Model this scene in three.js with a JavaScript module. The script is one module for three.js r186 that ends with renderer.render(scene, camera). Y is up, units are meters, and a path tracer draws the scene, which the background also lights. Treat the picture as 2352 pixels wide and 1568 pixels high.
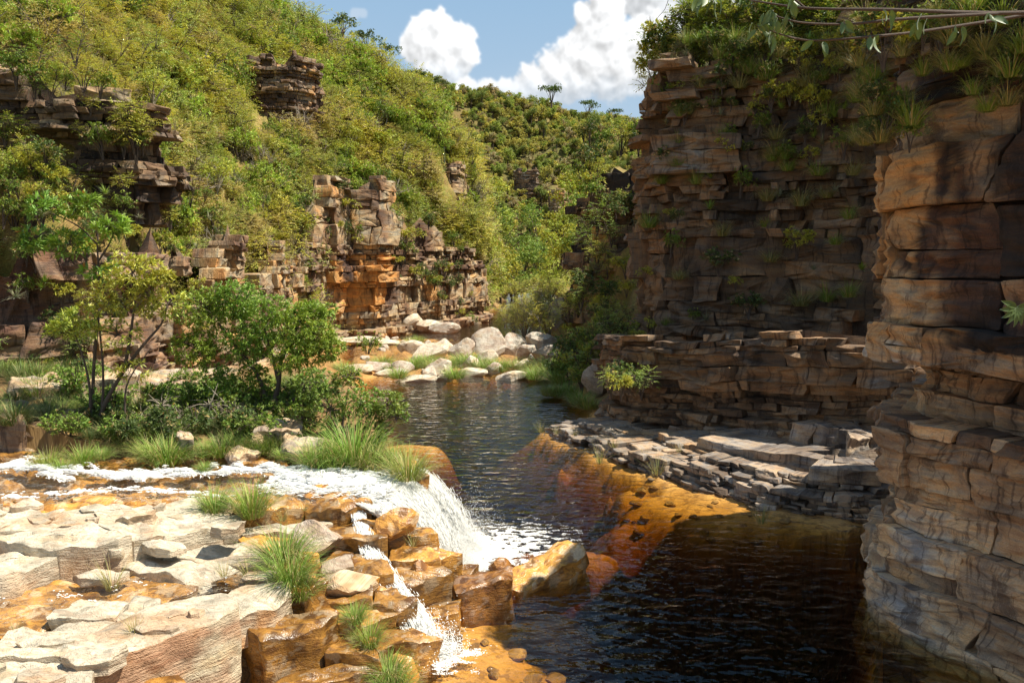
import * as THREE from 'three';
import { mergeGeometries, mergeVertices, toCreasedNormals } from 'three/addons/utils/BufferGeometryUtils.js';
import { createNoise2D, createNoise3D } from 'simplex-noise';

// ---------------------------------------------------------------- camera, sky, sun, exposure
const scene = new THREE.Scene();
const camera = new THREE.PerspectiveCamera(48, 1024 / 682, 0.1, 3000);
const EYE = 7, PITCH = 5.965 * Math.PI / 180;
camera.position.set(0, EYE, 0);
camera.rotation.set(-PITCH, 0, 0);
const renderer = new THREE.WebGLRenderer({ antialias: true });
renderer.setSize(1024, 682);
renderer.toneMapping = THREE.LinearToneMapping;
renderer.toneMappingExposure = 1.9;
renderer.shadowMap.enabled = true;
const SUN_DIR = new THREE.Vector3(0.525, 0.95, 0.07).normalize();
const sun = new THREE.DirectionalLight(new THREE.Color().setRGB(1.0, 0.93, 0.80), 5.0);
sun.name = 'sun';
sun.position.copy(SUN_DIR).multiplyScalar(200).add(new THREE.Vector3(0, 0, -40));
sun.target.position.set(0, 0, -40);
sun.castShadow = true;
sun.shadow.radius = 1;
sun.shadow.mapSize.set(4096, 4096);
Object.assign(sun.shadow.camera, { left: -120, right: 120, top: 140, bottom: -140, near: 1, far: 500 });
scene.add(sun, sun.target);

// ---------------------------------------------------------------- random numbers and noise
function rngOf(seed) { let a = seed | 0; return () => { a = (a + 0x6d2b79f5) | 0; let t = Math.imul(a ^ (a >>> 15), 1 | a); t = (t + Math.imul(t ^ (t >>> 7), 61 | t)) ^ t; return ((t ^ (t >>> 14)) >>> 0) / 4294967296; }; }
const R0 = rngOf(11);
const n3 = createNoise3D(rngOf(5)), n2 = createNoise2D(rngOf(6));
const rr = (r, a, b) => a + (b - a) * r();
const clamp = (x, a = 0, b = 1) => Math.min(b, Math.max(a, x));
const mixn = (a, b, t) => a + (b - a) * t;
const mix3 = (a, b, t) => [mixn(a[0], b[0], t), mixn(a[1], b[1], t), mixn(a[2], b[2], t)];
const sstep = (a, b, x) => { const t = clamp((x - a) / (b - a)); return t * t * (3 - 2 * t); };
function fbm3(x, y, z, o = 4) { let s = 0, a = 0.5, f = 1; for (let i = 0; i < o; i++) { s += a * n3(x * f, y * f, z * f); a *= 0.5; f *= 2.03; } return s; }
function fbm2(x, y, o = 4) { let s = 0, a = 0.5, f = 1; for (let i = 0; i < o; i++) { s += a * n2(x * f, y * f); a *= 0.5; f *= 2.03; } return s; }
function lerpTable(t, x) { if (x <= t[0][0]) return t[0][1]; for (let i = 1; i < t.length; i++) if (x <= t[i][0]) { const [x0, y0] = t[i - 1], [x1, y1] = t[i]; return y0 + (y1 - y0) * (x - x0) / (x1 - x0); } return t[t.length - 1][1]; }

// a survey of the place: bearing and elevation of a feature (read off on a 2352 x 1568 plan of the view) at a forward distance d gives its place in metres
const FL = 784 / Math.tan(24 * Math.PI / 180), CP = Math.cos(PITCH), SP = Math.sin(PITCH);
function bearing(px, row) { const x = (px - 1176) / FL, y = (784 - row) / FL, d = CP + SP * y; return [x / d, (-SP + CP * y) / d]; }
function P(px, row, d) { const [x, u] = bearing(px, row); return new THREE.Vector3(x * d, EYE + u * d, -d); }
function PY(px, row, Y) { const [x, u] = bearing(px, row); const d = (Y - EYE) / u; return new THREE.Vector3(x * d, Y, -d); }

// ---------------------------------------------------------------- the sky: air and cumulus
{
  const W = 3072, H = 1536, data = new Float32Array(W * H * 4), r = rngOf(77);
  const zen = [0.056, 0.122, 0.24], mid = [0.152, 0.258, 0.382], hor = [0.34, 0.395, 0.44];
  for (let j = 0; j < H; j++) {
    const el = ((j + 0.5) / H - 0.5) * 180;
    let c = el < 0 ? [0.20, 0.19, 0.13] : el < 22 ? mix3(hor, mid, Math.pow(el / 22, 0.75)) : mix3(mid, zen, Math.pow((el - 22) / 68, 0.6));
    for (let i = 0; i < W; i++) { const o = (j * W + i) * 4; data[o] = c[0]; data[o + 1] = c[1]; data[o + 2] = c[2]; data[o + 3] = 1; }
  }
  // thin veil
  for (let j = H / 2; j < H; j++) for (let i = 0; i < W; i++) {
    const el = ((j + 0.5) / H - 0.5) * Math.PI, az = (i + 0.5) / W * 2 * Math.PI, o = (j * W + i) * 4;
    const v = sstep(0.05, 0.7, 0.5 * n3(Math.cos(az) * 2.2, el * 5, Math.sin(az) * 2.2) + 0.25 * n3(Math.cos(az) * 5, el * 11 + 3, Math.sin(az) * 5)) * 0.24;
    for (let k = 0; k < 3; k++) data[o + k] = mixn(data[o + k], [0.395, 0.42, 0.46][k], v);
  }
  const cloud = (az0, el0, puffs, seed, dense = 1, tone = 1) => { // az from straight ahead, to the right; puffs [daz, del, radius] in degrees
    let lo = 1e9, hi = -1e9, l = 1e9, h = -1e9;
    for (const [a, e, q] of puffs) { lo = Math.min(lo, a - q * 1.5); hi = Math.max(hi, a + q * 1.5); l = Math.min(l, e - q * 1.5); h = Math.max(h, e + q * 1.5); }
    const ce = Math.cos(el0 * Math.PI / 180);
    const field = (a, e) => {
      let f = -1;
      for (const [x, y, q] of puffs) { const dx = (a - x) / q, dy = (e - y) / q; const t = 1 - Math.sqrt(dx * dx + dy * dy); if (t > f) f = f > -0.4 ? Math.log(Math.exp(9 * f) + Math.exp(9 * t)) / 9 : t; }
      return f;
    };
    const rough = (a, e) => { let s = 0, A = 0.36, F = 0.42; for (let k = 0; k < 6; k++) { s += A * (1 - 2 * Math.abs(n3(a * F, e * F, seed + k * 7))) ; A *= 0.6; F *= 2.1; } return s; };
    const j0 = Math.max(H / 2 + 3, Math.floor(((el0 + l) / 180 + 0.5) * H)), j1 = Math.min(H - 1, Math.ceil(((el0 + h) / 180 + 0.5) * H)), i0 = Math.floor((0.25 + (az0 + lo / ce) / 360) * W), i1 = Math.ceil((0.25 + (az0 + hi / ce) / 360) * W);
    for (let jj = j0; jj <= j1; jj++) for (let i2 = i0; i2 <= i1; i2++) {
      const e = (jj / H - 0.5) * 180 - el0, a = ((i2 / W - 0.25) * 360 - az0) * ce, ro = rough(a, e), d = field(a, e) + ro * 0.42;
      if (d < -0.14) continue;
      const bottom = sstep(l + 1.2, l + 3.4, e + ro * 0.6), alpha = sstep(-0.10, 0.14, d) * mixn(0.55, 1, bottom) * dense;
      const g = d - (field(a + 0.45, e + 0.75) + rough(a + 0.45, e + 0.75) * 0.42), g2 = ro - rough(a + 0.2, e + 0.34);
      const lum = clamp(0.84 + g * 0.42 + g2 * 0.22 + 0.14 * (e - l) / (h - l), 0.62, 1.05) * tone, c = [lum * 0.55, lum * 0.555, lum * 0.56];
      const o = (jj * W + ((i2 % W) + W) % W) * 4;
      for (let k = 0; k < 3; k++) data[o + k] = mixn(data[o + k], c[k], alpha);
    }
  };
  // field of fair-weather cumulus all round, and the two heaps over the valley
  for (let n = 0; n < 46; n++) {
    const az = rr(r, 22, 338), el = rr(r, 9, 60), w = rr(r, 3, 8), pf = [];
    for (let k = 0; k < 14; k++) { const t = r(); pf.push([(t - 0.5) * 2 * w, r() * w * 0.7 * (1 - Math.abs(t - 0.5) * 1.4), rr(r, 0.25, 0.5) * w * 0.7]); }
    cloud(az, el, pf, n * 3.1, 0.95, rr(r, 0.9, 1));
  }
  cloud(3.0, 20.4, [[0, 0, 1.6], [2, 0.6, 1.9], [-2, 0.5, 1.4], [4, 0.8, 1.6], [1, 2, 2]], 9.7, 0.75, 0.72);
  cloud(9.5, 18.6, [[0, 0, 2.0], [2.6, 1.4, 2.0], [4.5, 0.2, 2.2], [1.5, -2.5, 2.2], [6.5, 1.5, 2.4], [4.4, -3.5, 2.5], [2, 3.4, 1.4]], 13.3, 0.92, 0.86);
  cloud(6.0, 12.6, [[-9.2, -0.6, 0.9], [-7.6, -0.9, 1.0], [-6, -0.8, 1.1], [-4.3, -0.2, 1.5], [-2.4, 0.5, 1.8], [-0.6, 1.6, 2.0], [0.6, 3.3, 1.6], [0.7, 4.8, 1.2], [0.2, 5.7, 0.75], [1.8, 1.2, 2.3], [3.6, 1.8, 2.4], [-1.2, 0.2, 1.2], [0.8, 0.4, 1.4], [5.2, 1.6, 1.7], [-0.9, 4.5, 0.7]], 4.2, 1, 1);
  cloud(-5.4, 13.9, [[-0.9, 1.6, 1.3], [0.1, 2.5, 0.95], [-1.5, 0.9, 1.0], [0.2, 1.0, 1.5], [1.6, 1.3, 1.15], [2.0, 0.7, 0.9], [1.0, -0.2, 1.2], [-0.3, -0.3, 1.3], [0.6, -1.4, 0.9], [1.2, -1.7, 0.7], [-0.6, 2.9, 0.5]], 2.6, 1, 1.02);
  cloud(-11.2, 16.8, [[0, 0, 0.35], [0.5, 0.05, 0.3]], 21, 0.5, 0.9);
  cloud(-11.4, 12.9, [[0, 0, 0.5], [0.6, 0.2, 0.5]], 25, 0.8, 1);
  const sky = new THREE.DataTexture(data, W, H, THREE.RGBAFormat, THREE.FloatType);
  sky.mapping = THREE.EquirectangularReflectionMapping; sky.magFilter = THREE.LinearFilter; sky.needsUpdate = true;
  scene.background = sky; scene.environment = sky;
}

// ---------------------------------------------------------------- textures
function tileNoise(seed) { // periodic value noise
  const T = new Float32Array(65536), r = rngOf(seed); for (let i = 0; i < 65536; i++) T[i] = r();
  const at = (x, y, px, py) => T[(((x % px) + px) % px) + ((((y % py) + py) % py) << 8)];
  return (x, y, px, py) => { const xi = Math.floor(x), yi = Math.floor(y); let u = x - xi, v = y - yi; u = u * u * (3 - 2 * u); v = v * v * (3 - 2 * v); const a = at(xi, yi, px, py), b = at(xi + 1, yi, px, py), c = at(xi, yi + 1, px, py), d = at(xi + 1, yi + 1, px, py); return (a + (b - a) * u) * (1 - v) + (c + (d - c) * u) * v; };
}
const tn = tileNoise(3);
const tf = (u, v, px, py, o = 4) => { let s = 0, a = 0.5, n = 0; for (let i = 0; i < o; i++) { s += a * tn(u * px + i * 17.3, v * py + i * 9.1, px, py); n += a; a *= 0.55; px *= 2; py *= 2; if (px > 256 || py > 256) break; } return s / n; };
const toB = (x) => Math.round(255 * clamp(x <= 0.0031308 ? 12.92 * x : 1.055 * Math.pow(Math.max(x, 0), 1 / 2.4) - 0.055));
function makeTex(S, f, srgb) {
  const d = new Uint8Array(S * S * 4);
  for (let j = 0; j < S; j++) for (let i = 0; i < S; i++) { const c = f(i / S, j / S), o = (j * S + i) * 4; if (srgb) { d[o] = toB(c[0]); d[o + 1] = toB(c[1]); d[o + 2] = toB(c[2]); } else d[o] = d[o + 1] = d[o + 2] = Math.round(255 * clamp(c)); d[o + 3] = 255; }
  const t = new THREE.DataTexture(d, S, S); t.wrapS = t.wrapT = THREE.RepeatWrapping; t.magFilter = THREE.LinearFilter; t.minFilter = THREE.LinearMipmapLinearFilter; t.generateMipmaps = true; if (srgb) t.colorSpace = THREE.SRGBColorSpace; t.needsUpdate = true; return t;
}
const rep = (t, m) => { const c = t.clone(); c.repeat.set(1 / m, 1 / m); c.needsUpdate = true; return c; };
// height of rock grain: bedding laminae (long along u), chips and pits, hairline cracks
const crack = (u, v, p, k) => { const w = tf(u, v, 4, 4, 3) * 0.5; const n = Math.abs(tf(u + w * 0.15, v + w * 0.1, p, p * 0.75 | 0, 3) - 0.5); return sstep(0, k, n); };
function fract(p, q, seed) { const r = rngOf(seed), S = []; for (let i = 0; i < p * q; i++) S.push([r(), r()]); // distance to the nearest straight fracture between angular cells
  return (u, v) => { const x = u * p, y = v * q, xi = Math.floor(x), yi = Math.floor(y); let a = 9, b = 9, ax = 0, ay = 0, bx = 0, by = 0; for (let j = -1; j <= 1; j++) for (let i = -1; i <= 1; i++) { const s = S[((xi + i + p) % p) + ((yi + j + q) % q) * p], X = xi + i + s[0], Y = yi + j + s[1], d = (x - X) * (x - X) + (y - Y) * (y - Y); if (d < a) { b = a; bx = ax; by = ay; a = d; ax = X; ay = Y; } else if (d < b) { b = d; bx = X; by = Y; } } const L = Math.hypot(bx - ax, by - ay) || 1; return ((bx + ax) / 2 - x) * (bx - ax) / L + ((by + ay) / 2 - y) * (by - ay) / L; }; }
const fr1 = fract(4, 9, 5), fr2 = fract(9, 20, 6);
const fissure = (u, v, w1, w2) => { const wu = u + 0.012 * (tf(u, v, 20, 20, 2) - 0.5), m = tf(u + 0.37, v, 6, 6, 3); const m1 = tf(u, v + 0.21, 5, 5, 3); return Math.min(1 - (1 - sstep(0.0, w1, fr1(wu, v))) * sstep(0.40, 0.56, m1), 1 - 0.8 * (1 - sstep(0.0, w2, fr2(wu, v))) * sstep(0.56, 0.68, m)); };
const rockBump = makeTex(1024, (u, v) => {
  const lam = tf(u + 0.02 * tf(u, v, 6, 6, 2), v + 0.03 * tf(u, v, 5, 3, 3), 6, 64, 3), chip = tf(u, v, 14, 20, 5), fine = tf(u, v, 128, 128, 2);
  return 0.30 * lam + 0.36 * chip + 0.20 * fine + 0.12 * fissure(u, v, 0.03, 0.04);
});
const pick = (t, stops) => { for (let i = 1; i < stops.length; i++) if (t <= stops[i][0]) return mix3(stops[i - 1][1], stops[i][1], (t - stops[i - 1][0]) / (stops[i][0] - stops[i - 1][0])); return stops[stops.length - 1][1]; };
const paleMap = makeTex(1024, (u, v) => { // quartzite, cream with pink-brown and grey bands
  const a = tf(u + 0.06 * tf(u, v, 5, 5, 3), v, 5, 9, 5), b = tf(u, v + 0.05 * tf(u, v, 8, 4, 3), 4, 40, 4), f = tf(u, v, 90, 110, 2);
  let c = pick(a, [[0, [0.60, 0.48, 0.36]], [0.36, [0.80, 0.70, 0.55]], [0.5, [0.98, 0.94, 0.84]], [0.62, [0.90, 0.85, 0.76]], [0.74, [0.62, 0.59, 0.52]], [1, [0.55, 0.46, 0.36]]]);
  c = mix3(c, [0.66, 0.47, 0.36], 0.45 * sstep(0.55, 0.75, b)); const k = fissure(u, v, 0.014, 0.02); c = mix3([0.30, 0.22, 0.16], c, 0.3 + 0.7 * k); c = mix3(c, [0.46, 0.42, 0.35], 0.55 * sstep(0.60, 0.72, tf(u + 0.6, v + 0.2, 26, 30, 4)));
  const g = 0.86 + 0.24 * f; return [c[0] * g, c[1] * g, c[2] * g];
}, true);
const wallMap = makeTex(1024, (u, v) => { // bedded sandstone, tan, grey and plum, with dark mineral streaks running down
  const a = tf(u + 0.05 * tf(u, v, 5, 5, 3), v, 4, 22, 5), b = tf(u, v, 9, 7, 5), s = tf(u + 0.03 * tf(u, v, 6, 6, 3), v, 26, 3, 4), f = tf(u, v, 120, 120, 2);
  let c = pick(a, [[0, [0.58, 0.40, 0.30]], [0.35, [0.78, 0.60, 0.44]], [0.48, [0.95, 0.76, 0.54]], [0.6, [0.80, 0.74, 0.66]], [0.75, [0.55, 0.53, 0.53]], [1, [0.80, 0.55, 0.36]]]);
  c = mix3(c, [0.50, 0.49, 0.50], 0.6 * sstep(0.52, 0.7, b)); c = mix3(c, [0.20, 0.155, 0.14], 0.72 * sstep(0.56, 0.72, s));
  const k = fissure(u, v, 0.018, 0.025); c = mix3([0.18, 0.14, 0.10], c, 0.5 + 0.5 * k);
  const l = sstep(0.68, 0.76, tf(u, v, 40, 40, 3)); c = mix3(c, [0.85, 0.85, 0.78], 0.35 * l); const g = 0.8 + 0.34 * f; return [c[0] * g, c[1] * g, c[2] * g];
}, true);
const wetMap = makeTex(1024, (u, v) => { // rock stained by iron-brown water
  const a = tf(u + 0.05 * tf(u, v, 6, 6, 3), v, 6, 10, 5), f = tf(u, v, 100, 120, 2), b = tf(u, v, 7, 9, 4);
  let c = pick(a, [[0, [0.10, 0.045, 0.018]], [0.36, [0.32, 0.145, 0.035]], [0.48, [0.62, 0.32, 0.07]], [0.56, [0.52, 0.26, 0.06]], [0.66, [0.24, 0.12, 0.04]], [1, [0.15, 0.075, 0.03]]]);
  c = mix3(c, [0.68, 0.52, 0.34], 0.65 * sstep(0.54, 0.66, b)); const k = fissure(u, v, 0.03, 0.03); c = mix3([0.14, 0.06, 0.025], c, 0.35 + 0.65 * k); const g = 0.8 + 0.36 * f; return [c[0] * g, c[1] * g, c[2] * g];
}, true);
const soilMap = makeTex(512, (u, v) => { const a = tf(u, v, 8, 8, 5), f = tf(u, v, 60, 60, 3); const c = pick(a, [[0, [0.45, 0.33, 0.2]], [0.45, [0.75, 0.62, 0.4]], [0.6, [0.62, 0.62, 0.3]], [1, [0.9, 0.8, 0.6]]]); const g = 0.6 + 0.7 * f; return [c[0] * g, c[1] * g, c[2] * g]; }, true);
const sandMap = makeTex(512, (u, v) => { const a = tf(u, v, 6, 6, 5), f = tf(u, v, 60, 60, 3), s = sstep(0.55, 0.7, tf(u + 0.3, v, 16, 16, 4)); let c = mix3([0.70, 0.52, 0.30], [1, 0.82, 0.52], a); c = mix3(c, [0.42, 0.30, 0.17], 0.7 * s); const g = 0.75 + 0.5 * f; return [c[0] * g, c[1] * g, c[2] * g]; }, true);
const rippleMap = makeTex(1024, (u, v) => {
  const T = 2 * Math.PI, w1 = 0.05 * (tf(u, v, 5, 5, 3) - 0.5), w2 = 0.06 * (tf(u + 0.4, v, 4, 6, 3) - 0.5);
  const a = Math.sin(T * (3 * u + 15 * v + 20 * w1)), b = Math.sin(T * (-5 * u + 19 * v + 26 * w2)), c = tf(u, v, 22, 44, 4), d = tf(u + w1, v + w2, 9, 18, 4);
  return 0.5 + 0.07 * a + 0.05 * b + 0.55 * (c - 0.5) + 0.5 * (d - 0.5);
});
const chopMap = makeTex(1024, (u, v) => { const w = 0.12 * (tf(u, v, 5, 5, 3) - 0.5); return 0.15 + 0.5 * Math.abs(2 * tf(u + w, v, 12, 12, 4) - 1) + 0.45 * tf(u, v + w, 34, 34, 3); });

// ---------------------------------------------------------------- materials
const std = (o) => new THREE.MeshStandardMaterial(o);
const rockMat = (map, o = {}) => std({ map: rep(map, o.m ?? 2.6), bumpMap: rep(rockBump, o.bm ?? 1.7), bumpScale: o.bump ?? 0.035, roughness: o.rough ?? 0.92, vertexColors: true });
const M = {
  pale: rockMat(paleMap, { m: 2.1, bump: 0.05 }), wall: rockMat(wallMap, { m: 3.2, bump: 0.05 }), near: rockMat(wallMap, { m: 2.2, bm: 1.3, bump: 0.035 }),
  wet: rockMat(wetMap, { m: 1.9, bump: 0.03, rough: 0.34 }), far: rockMat(wallMap, { m: 5, bm: 3.4, bump: 0.09 }),
  soil: std({ map: rep(soilMap, 4), bumpMap: rep(rockBump, 3), bumpScale: 0.15, roughness: 1, vertexColors: true }),
  sand: std({ map: rep(sandMap, 3), bumpMap: rep(rockBump, 2), bumpScale: 0.05, roughness: 0.95, vertexColors: true }),
  leaf: new THREE.MeshPhysicalMaterial({ vertexColors: true, roughness: 0.7, transmission: 0.45, thickness: 0, specularIntensity: 0.6 }),
  leafGloss: new THREE.MeshPhysicalMaterial({ vertexColors: true, roughness: 0.55, transmission: 0.4, thickness: 0 }),
  blade: new THREE.MeshPhysicalMaterial({ vertexColors: true, roughness: 0.6, transmission: 0.4, thickness: 0, specularIntensity: 0.6 }),
  bark: std({ color: new THREE.Color().setRGB(0.085, 0.06, 0.045), roughness: 0.95, bumpMap: rep(rockBump, 0.4), bumpScale: 0.01 }),
  paleBark: std({ color: new THREE.Color().setRGB(0.26, 0.22, 0.17), roughness: 0.95, bumpMap: rep(rockBump, 0.4), bumpScale: 0.01 }),
  foam: new THREE.MeshPhysicalMaterial({ color: new THREE.Color().setRGB(0.90, 0.90, 0.87), roughness: 0.9, transmission: 0.35, thickness: 0 }),
  sheet: new THREE.MeshPhysicalMaterial({ color: new THREE.Color().setRGB(0.86, 0.86, 0.82), roughness: 0.8, transmission: 0.2, thickness: 0, bumpMap: rep(chopMap, 0.9), bumpScale: 0.06 }),
  surface: new THREE.MeshPhysicalMaterial({ color: 0xffffff, roughness: 0.03, transmission: 1, thickness: 0, ior: 1.33, bumpMap: rep(rippleMap, 8), bumpScale: 0.085 }),
  shallow: new THREE.MeshPhysicalMaterial({ color: 0xffffff, roughness: 0.05, transmission: 1, thickness: 0, ior: 1.33, bumpMap: rep(chopMap, 1.6), bumpScale: 0.06 }),
  body: new THREE.MeshPhysicalMaterial({ color: 0xffffff, transparent: true, opacity: 0.004, roughness: 1, transmission: 1, thickness: 1, ior: 1.0, attenuationColor: new THREE.Color().setRGB(0.56, 0.43, 0.16), attenuationDistance: 1.3 }),
};

// ---------------------------------------------------------------- naming
const used = new Map();
function numbered(name) { const n = used.get(name) ?? 0; used.set(name, n + 1); return n ? `${name}_${String(n).padStart(3, '0')}` : name; }
function top(o, name, label, category, group, kind) {
  o.name = numbered(name); scene.add(o);
  if (label) o.userData.label = label; if (category) o.userData.category = category; if (group) o.userData.group = group; if (kind) o.userData.kind = kind;
  return o;
}
function mesh(g, m, name, parent) { const o = new THREE.Mesh(g, m); o.castShadow = o.receiveShadow = true; o.name = name; if (parent) parent.add(o); return o; }
function geom(pos, idx, { uv, col, nor = true } = {}) {
  const g = new THREE.BufferGeometry(); g.setAttribute('position', new THREE.Float32BufferAttribute(pos, 3));
  if (uv) g.setAttribute('uv', new THREE.Float32BufferAttribute(uv, 2)); if (col) g.setAttribute('color', new THREE.Float32BufferAttribute(col, 3));
  g.setIndex(idx); if (nor) g.computeVertexNormals(); return g;
}

// ---------------------------------------------------------------- rock blocks
// a polygon (a, b) raised from c0 to c1, rough-faced, with broken edges; F maps (a, b, c) to the world
function blockGeo(poly, c0, c1, F, o) {
  const { res = 0.2, bevel = 0.05, amp = 0.05, freq = [1.3, 1.3, 1.3], edge = 0.05, side = 0.05, tilt = [0, 0], col, rows = 3, seed = 0 } = o;
  let pts = [];
  for (let i = 0; i < poly.length; i++) { // cut the corners a little
    const p = poly[i], q = poly[(i + 1) % poly.length], k = (o.round ?? 0.03) * (0.6 + 1.2 * Math.abs(n2(seed + i * 3.3, seed)));
    pts.push([mixn(p[0], q[0], k), mixn(p[1], q[1], k)], [mixn(p[0], q[0], 1 - k), mixn(p[1], q[1], 1 - k)]);
  }
  const ring = [];
  for (let i = 0; i < pts.length; i++) { const p = pts[i], q = pts[(i + 1) % pts.length], L = Math.hypot(q[0] - p[0], q[1] - p[1]), n = Math.max(1, Math.min(14, Math.round(L / res))); for (let k = 0; k < n; k++) ring.push([mixn(p[0], q[0], k / n), mixn(p[1], q[1], k / n)]); }
  let ca = 0, cb = 0; for (const p of ring) { ca += p[0]; cb += p[1]; } ca /= ring.length; cb /= ring.length;
  let rad = 0; for (const p of ring) rad += Math.hypot(p[0] - ca, p[1] - cb); rad /= ring.length;
  const N = ring.length, nr = clamp(Math.round(rad / res), 1, 9), bs = 1 - clamp(bevel / rad, 0.02, 0.3), scales = [1, bs];
  for (let k = 1; k < nr; k++) scales.push(bs * (1 - k / nr));
  const pos = [], uv = [], colr = [], idx = [];
  const put = (a, b, c, u, v, cap) => { const w = F(a, b, c); pos.push(w[0], w[1], w[2]); uv.push(u, v); if (col) { const k = col(w, cap); colr.push(k[0], k[1], k[2]); } return pos.length / 3 - 1; };
  const jag = (p, s, c = c1) => { const w = F(p[0], p[1], c), n = edge * (n3(w[0] * 1.7, w[1] * 1.7, w[2] * 1.7) + 0.35 * n3(w[0] * 7, w[1] * 7, w[2] * 7)); const dx = p[0] - ca, dy = p[1] - cb, L = Math.hypot(dx, dy) || 1; return [ca + (dx + dx / L * n) * s, cb + (dy + dy / L * n) * s]; };
  const fc = []; for (let i = 0; i < (o.facets ?? 0); i++) { const q = 6.283 * (0.5 + 0.5 * n2(seed * 3.1 + i * 7.7, 1.3)), m = 0.25 + 0.55 * Math.abs(n2(seed + i * 5.1, 8.2)); fc.push([Math.cos(q) * m, Math.sin(q) * m, m * rad * (0.15 + 0.5 * Math.abs(n2(seed * 1.7 + i * 2.9, 4.4)))]); }
  const height = (a, b) => { const w = F(a, b, c1); const m = n3(w[0] * freq[0], w[1] * freq[1], w[2] * freq[2] + (o.own ?? 0) * seed), k = n3(w[0] * freq[0] * 2.7, w[1] * freq[1] * 2.7, w[2] * freq[2] * 2.7), q = Math.round((m + 0.4 * k) * 2.2) / 2.2; let cut = 0; for (const f of fc) cut = Math.min(cut, f[2] - f[0] * (a - ca) - f[1] * (b - cb)); return amp * (0.4 * m + 0.28 * k + 0.8 * q) + Math.max(cut, -(c1 - c0) * 0.5) + tilt[0] * (a - ca) + tilt[1] * (b - cb); };
  const uo = seed * 0.731;
  const capStart = 0;
  scales.forEach((s, k) => ring.forEach((p) => { const [a, b] = jag(p, s); put(a, b, c1 + height(a, b) - (k === 0 ? bevel * 0.8 : 0), a + uo, b + uo * 0.6, true); }));
  const cen = put(ca, cb, c1 + height(ca, cb), ca + uo, cb + uo * 0.6, true);
  for (let k = 0; k < scales.length - 1; k++) for (let i = 0; i < N; i++) { const a = k * N + i, b = k * N + (i + 1) % N, c = a + N, d = b + N; idx.push(a, b, d, a, d, c); }
  for (let i = 0, k = (scales.length - 1) * N; i < N; i++) idx.push(k + i, k + (i + 1) % N, cen);
  const s0 = pos.length / 3;
  let per = 0; const pl = ring.map((p, i) => { const v = per; const q = ring[(i + 1) % N]; per += Math.hypot(q[0] - p[0], q[1] - p[1]); return v; });
  for (let j = 0; j <= rows; j++) for (let i = 0; i <= N; i++) {
    const p = ring[i % N], [ka, kb] = jag(p, 1), h = height(ka, kb) - bevel * 0.8, c = mixn(c1 + h, c0, j / rows), [ja, jb] = j ? jag(p, 1, c - h) : [ka, kb], w = F(ja, jb, c);
    const dx = ja - ca, dy = jb - cb, L = Math.hypot(dx, dy) || 1, st = j === 0 ? 0 : side * (n3(w[0] * 1.1 + seed, w[1] * 1.1, w[2] * 1.1) + (o.lam ?? 0.9) * n2(c * 6 + seed, (dx + dy) * 0.4) - 0.25);
    put(ja + dx / L * st, jb + dy / L * st, c, (i === N ? per : pl[i % N]) + uo, c + uo, false);
  }
  for (let j = 0; j < rows; j++) for (let i = 0; i < N; i++) { const a = s0 + j * (N + 1) + i, b = a + 1, c = a + N + 1, d = c + 1; idx.push(a, c, d, a, d, b); }
  // make the faces look outwards
  let area = 0; for (let i = 0; i < N; i++) { const p = ring[i], q = ring[(i + 1) % N]; area += p[0] * q[1] - p[1] * q[0]; }
  const O = F(ca, cb, c1), A = F(ca + 0.01, cb, c1), B = F(ca, cb + 0.01, c1), C = F(ca, cb, c1 + 0.01);
  const va = A.map((x, i) => x - O[i]), vb = B.map((x, i) => x - O[i]), vc = C.map((x, i) => x - O[i]);
  const det = va[0] * (vb[1] * vc[2] - vb[2] * vc[1]) - va[1] * (vb[0] * vc[2] - vb[2] * vc[0]) + va[2] * (vb[0] * vc[1] - vb[1] * vc[0]);
  if (area * det < 0) for (let i = 0; i < idx.length; i += 3) { const t = idx[i + 1]; idx[i + 1] = idx[i + 2]; idx[i + 2] = t; }
  return geom(pos, idx, { uv, col: col ? colr : undefined });
}
const FLAT = (a, b, c) => [a, c, -b];
function clipHalf(poly, nx, ny, k) { const out = []; for (let i = 0; i < poly.length; i++) { const p = poly[i], q = poly[(i + 1) % poly.length], dp = p[0] * nx + p[1] * ny - k, dq = q[0] * nx + q[1] * ny - k; if (dp <= 0) out.push(p); if (dp * dq < 0) { const t = dp / (dp - dq); out.push([mixn(p[0], q[0], t), mixn(p[1], q[1], t)]); } } return out; }
function voronoi(sites, box, sx = 1) { // cells of sites, distances along a shrunk by sx
  return sites.map((s, i) => {
    let poly = [[box[0], box[2]], [box[1], box[2]], [box[1], box[3]], [box[0], box[3]]];
    for (let j = 0; j < sites.length && poly.length > 2; j++) { if (i === j) continue; const t = sites[j], dx = (t[0] - s[0]) * sx * sx, dy = t[1] - s[1]; if (Math.abs(t[0] - s[0]) > 4 || Math.abs(dy) > 3) continue; const mx = (t[0] + s[0]) / 2, my = (t[1] + s[1]) / 2; poly = clipHalf(poly, dx, dy, mx * dx + my * dy); }
    return poly;
  });
}
const shrink = (poly, g) => { let x = 0, y = 0; for (const p of poly) { x += p[0]; y += p[1]; } x /= poly.length; y /= poly.length; return poly.map((p) => { const dx = p[0] - x, dy = p[1] - y, L = Math.hypot(dx, dy) || 1, k = Math.max(0.5, 1 - g / L); return [x + dx * k, y + dy * k]; }); };

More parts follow.
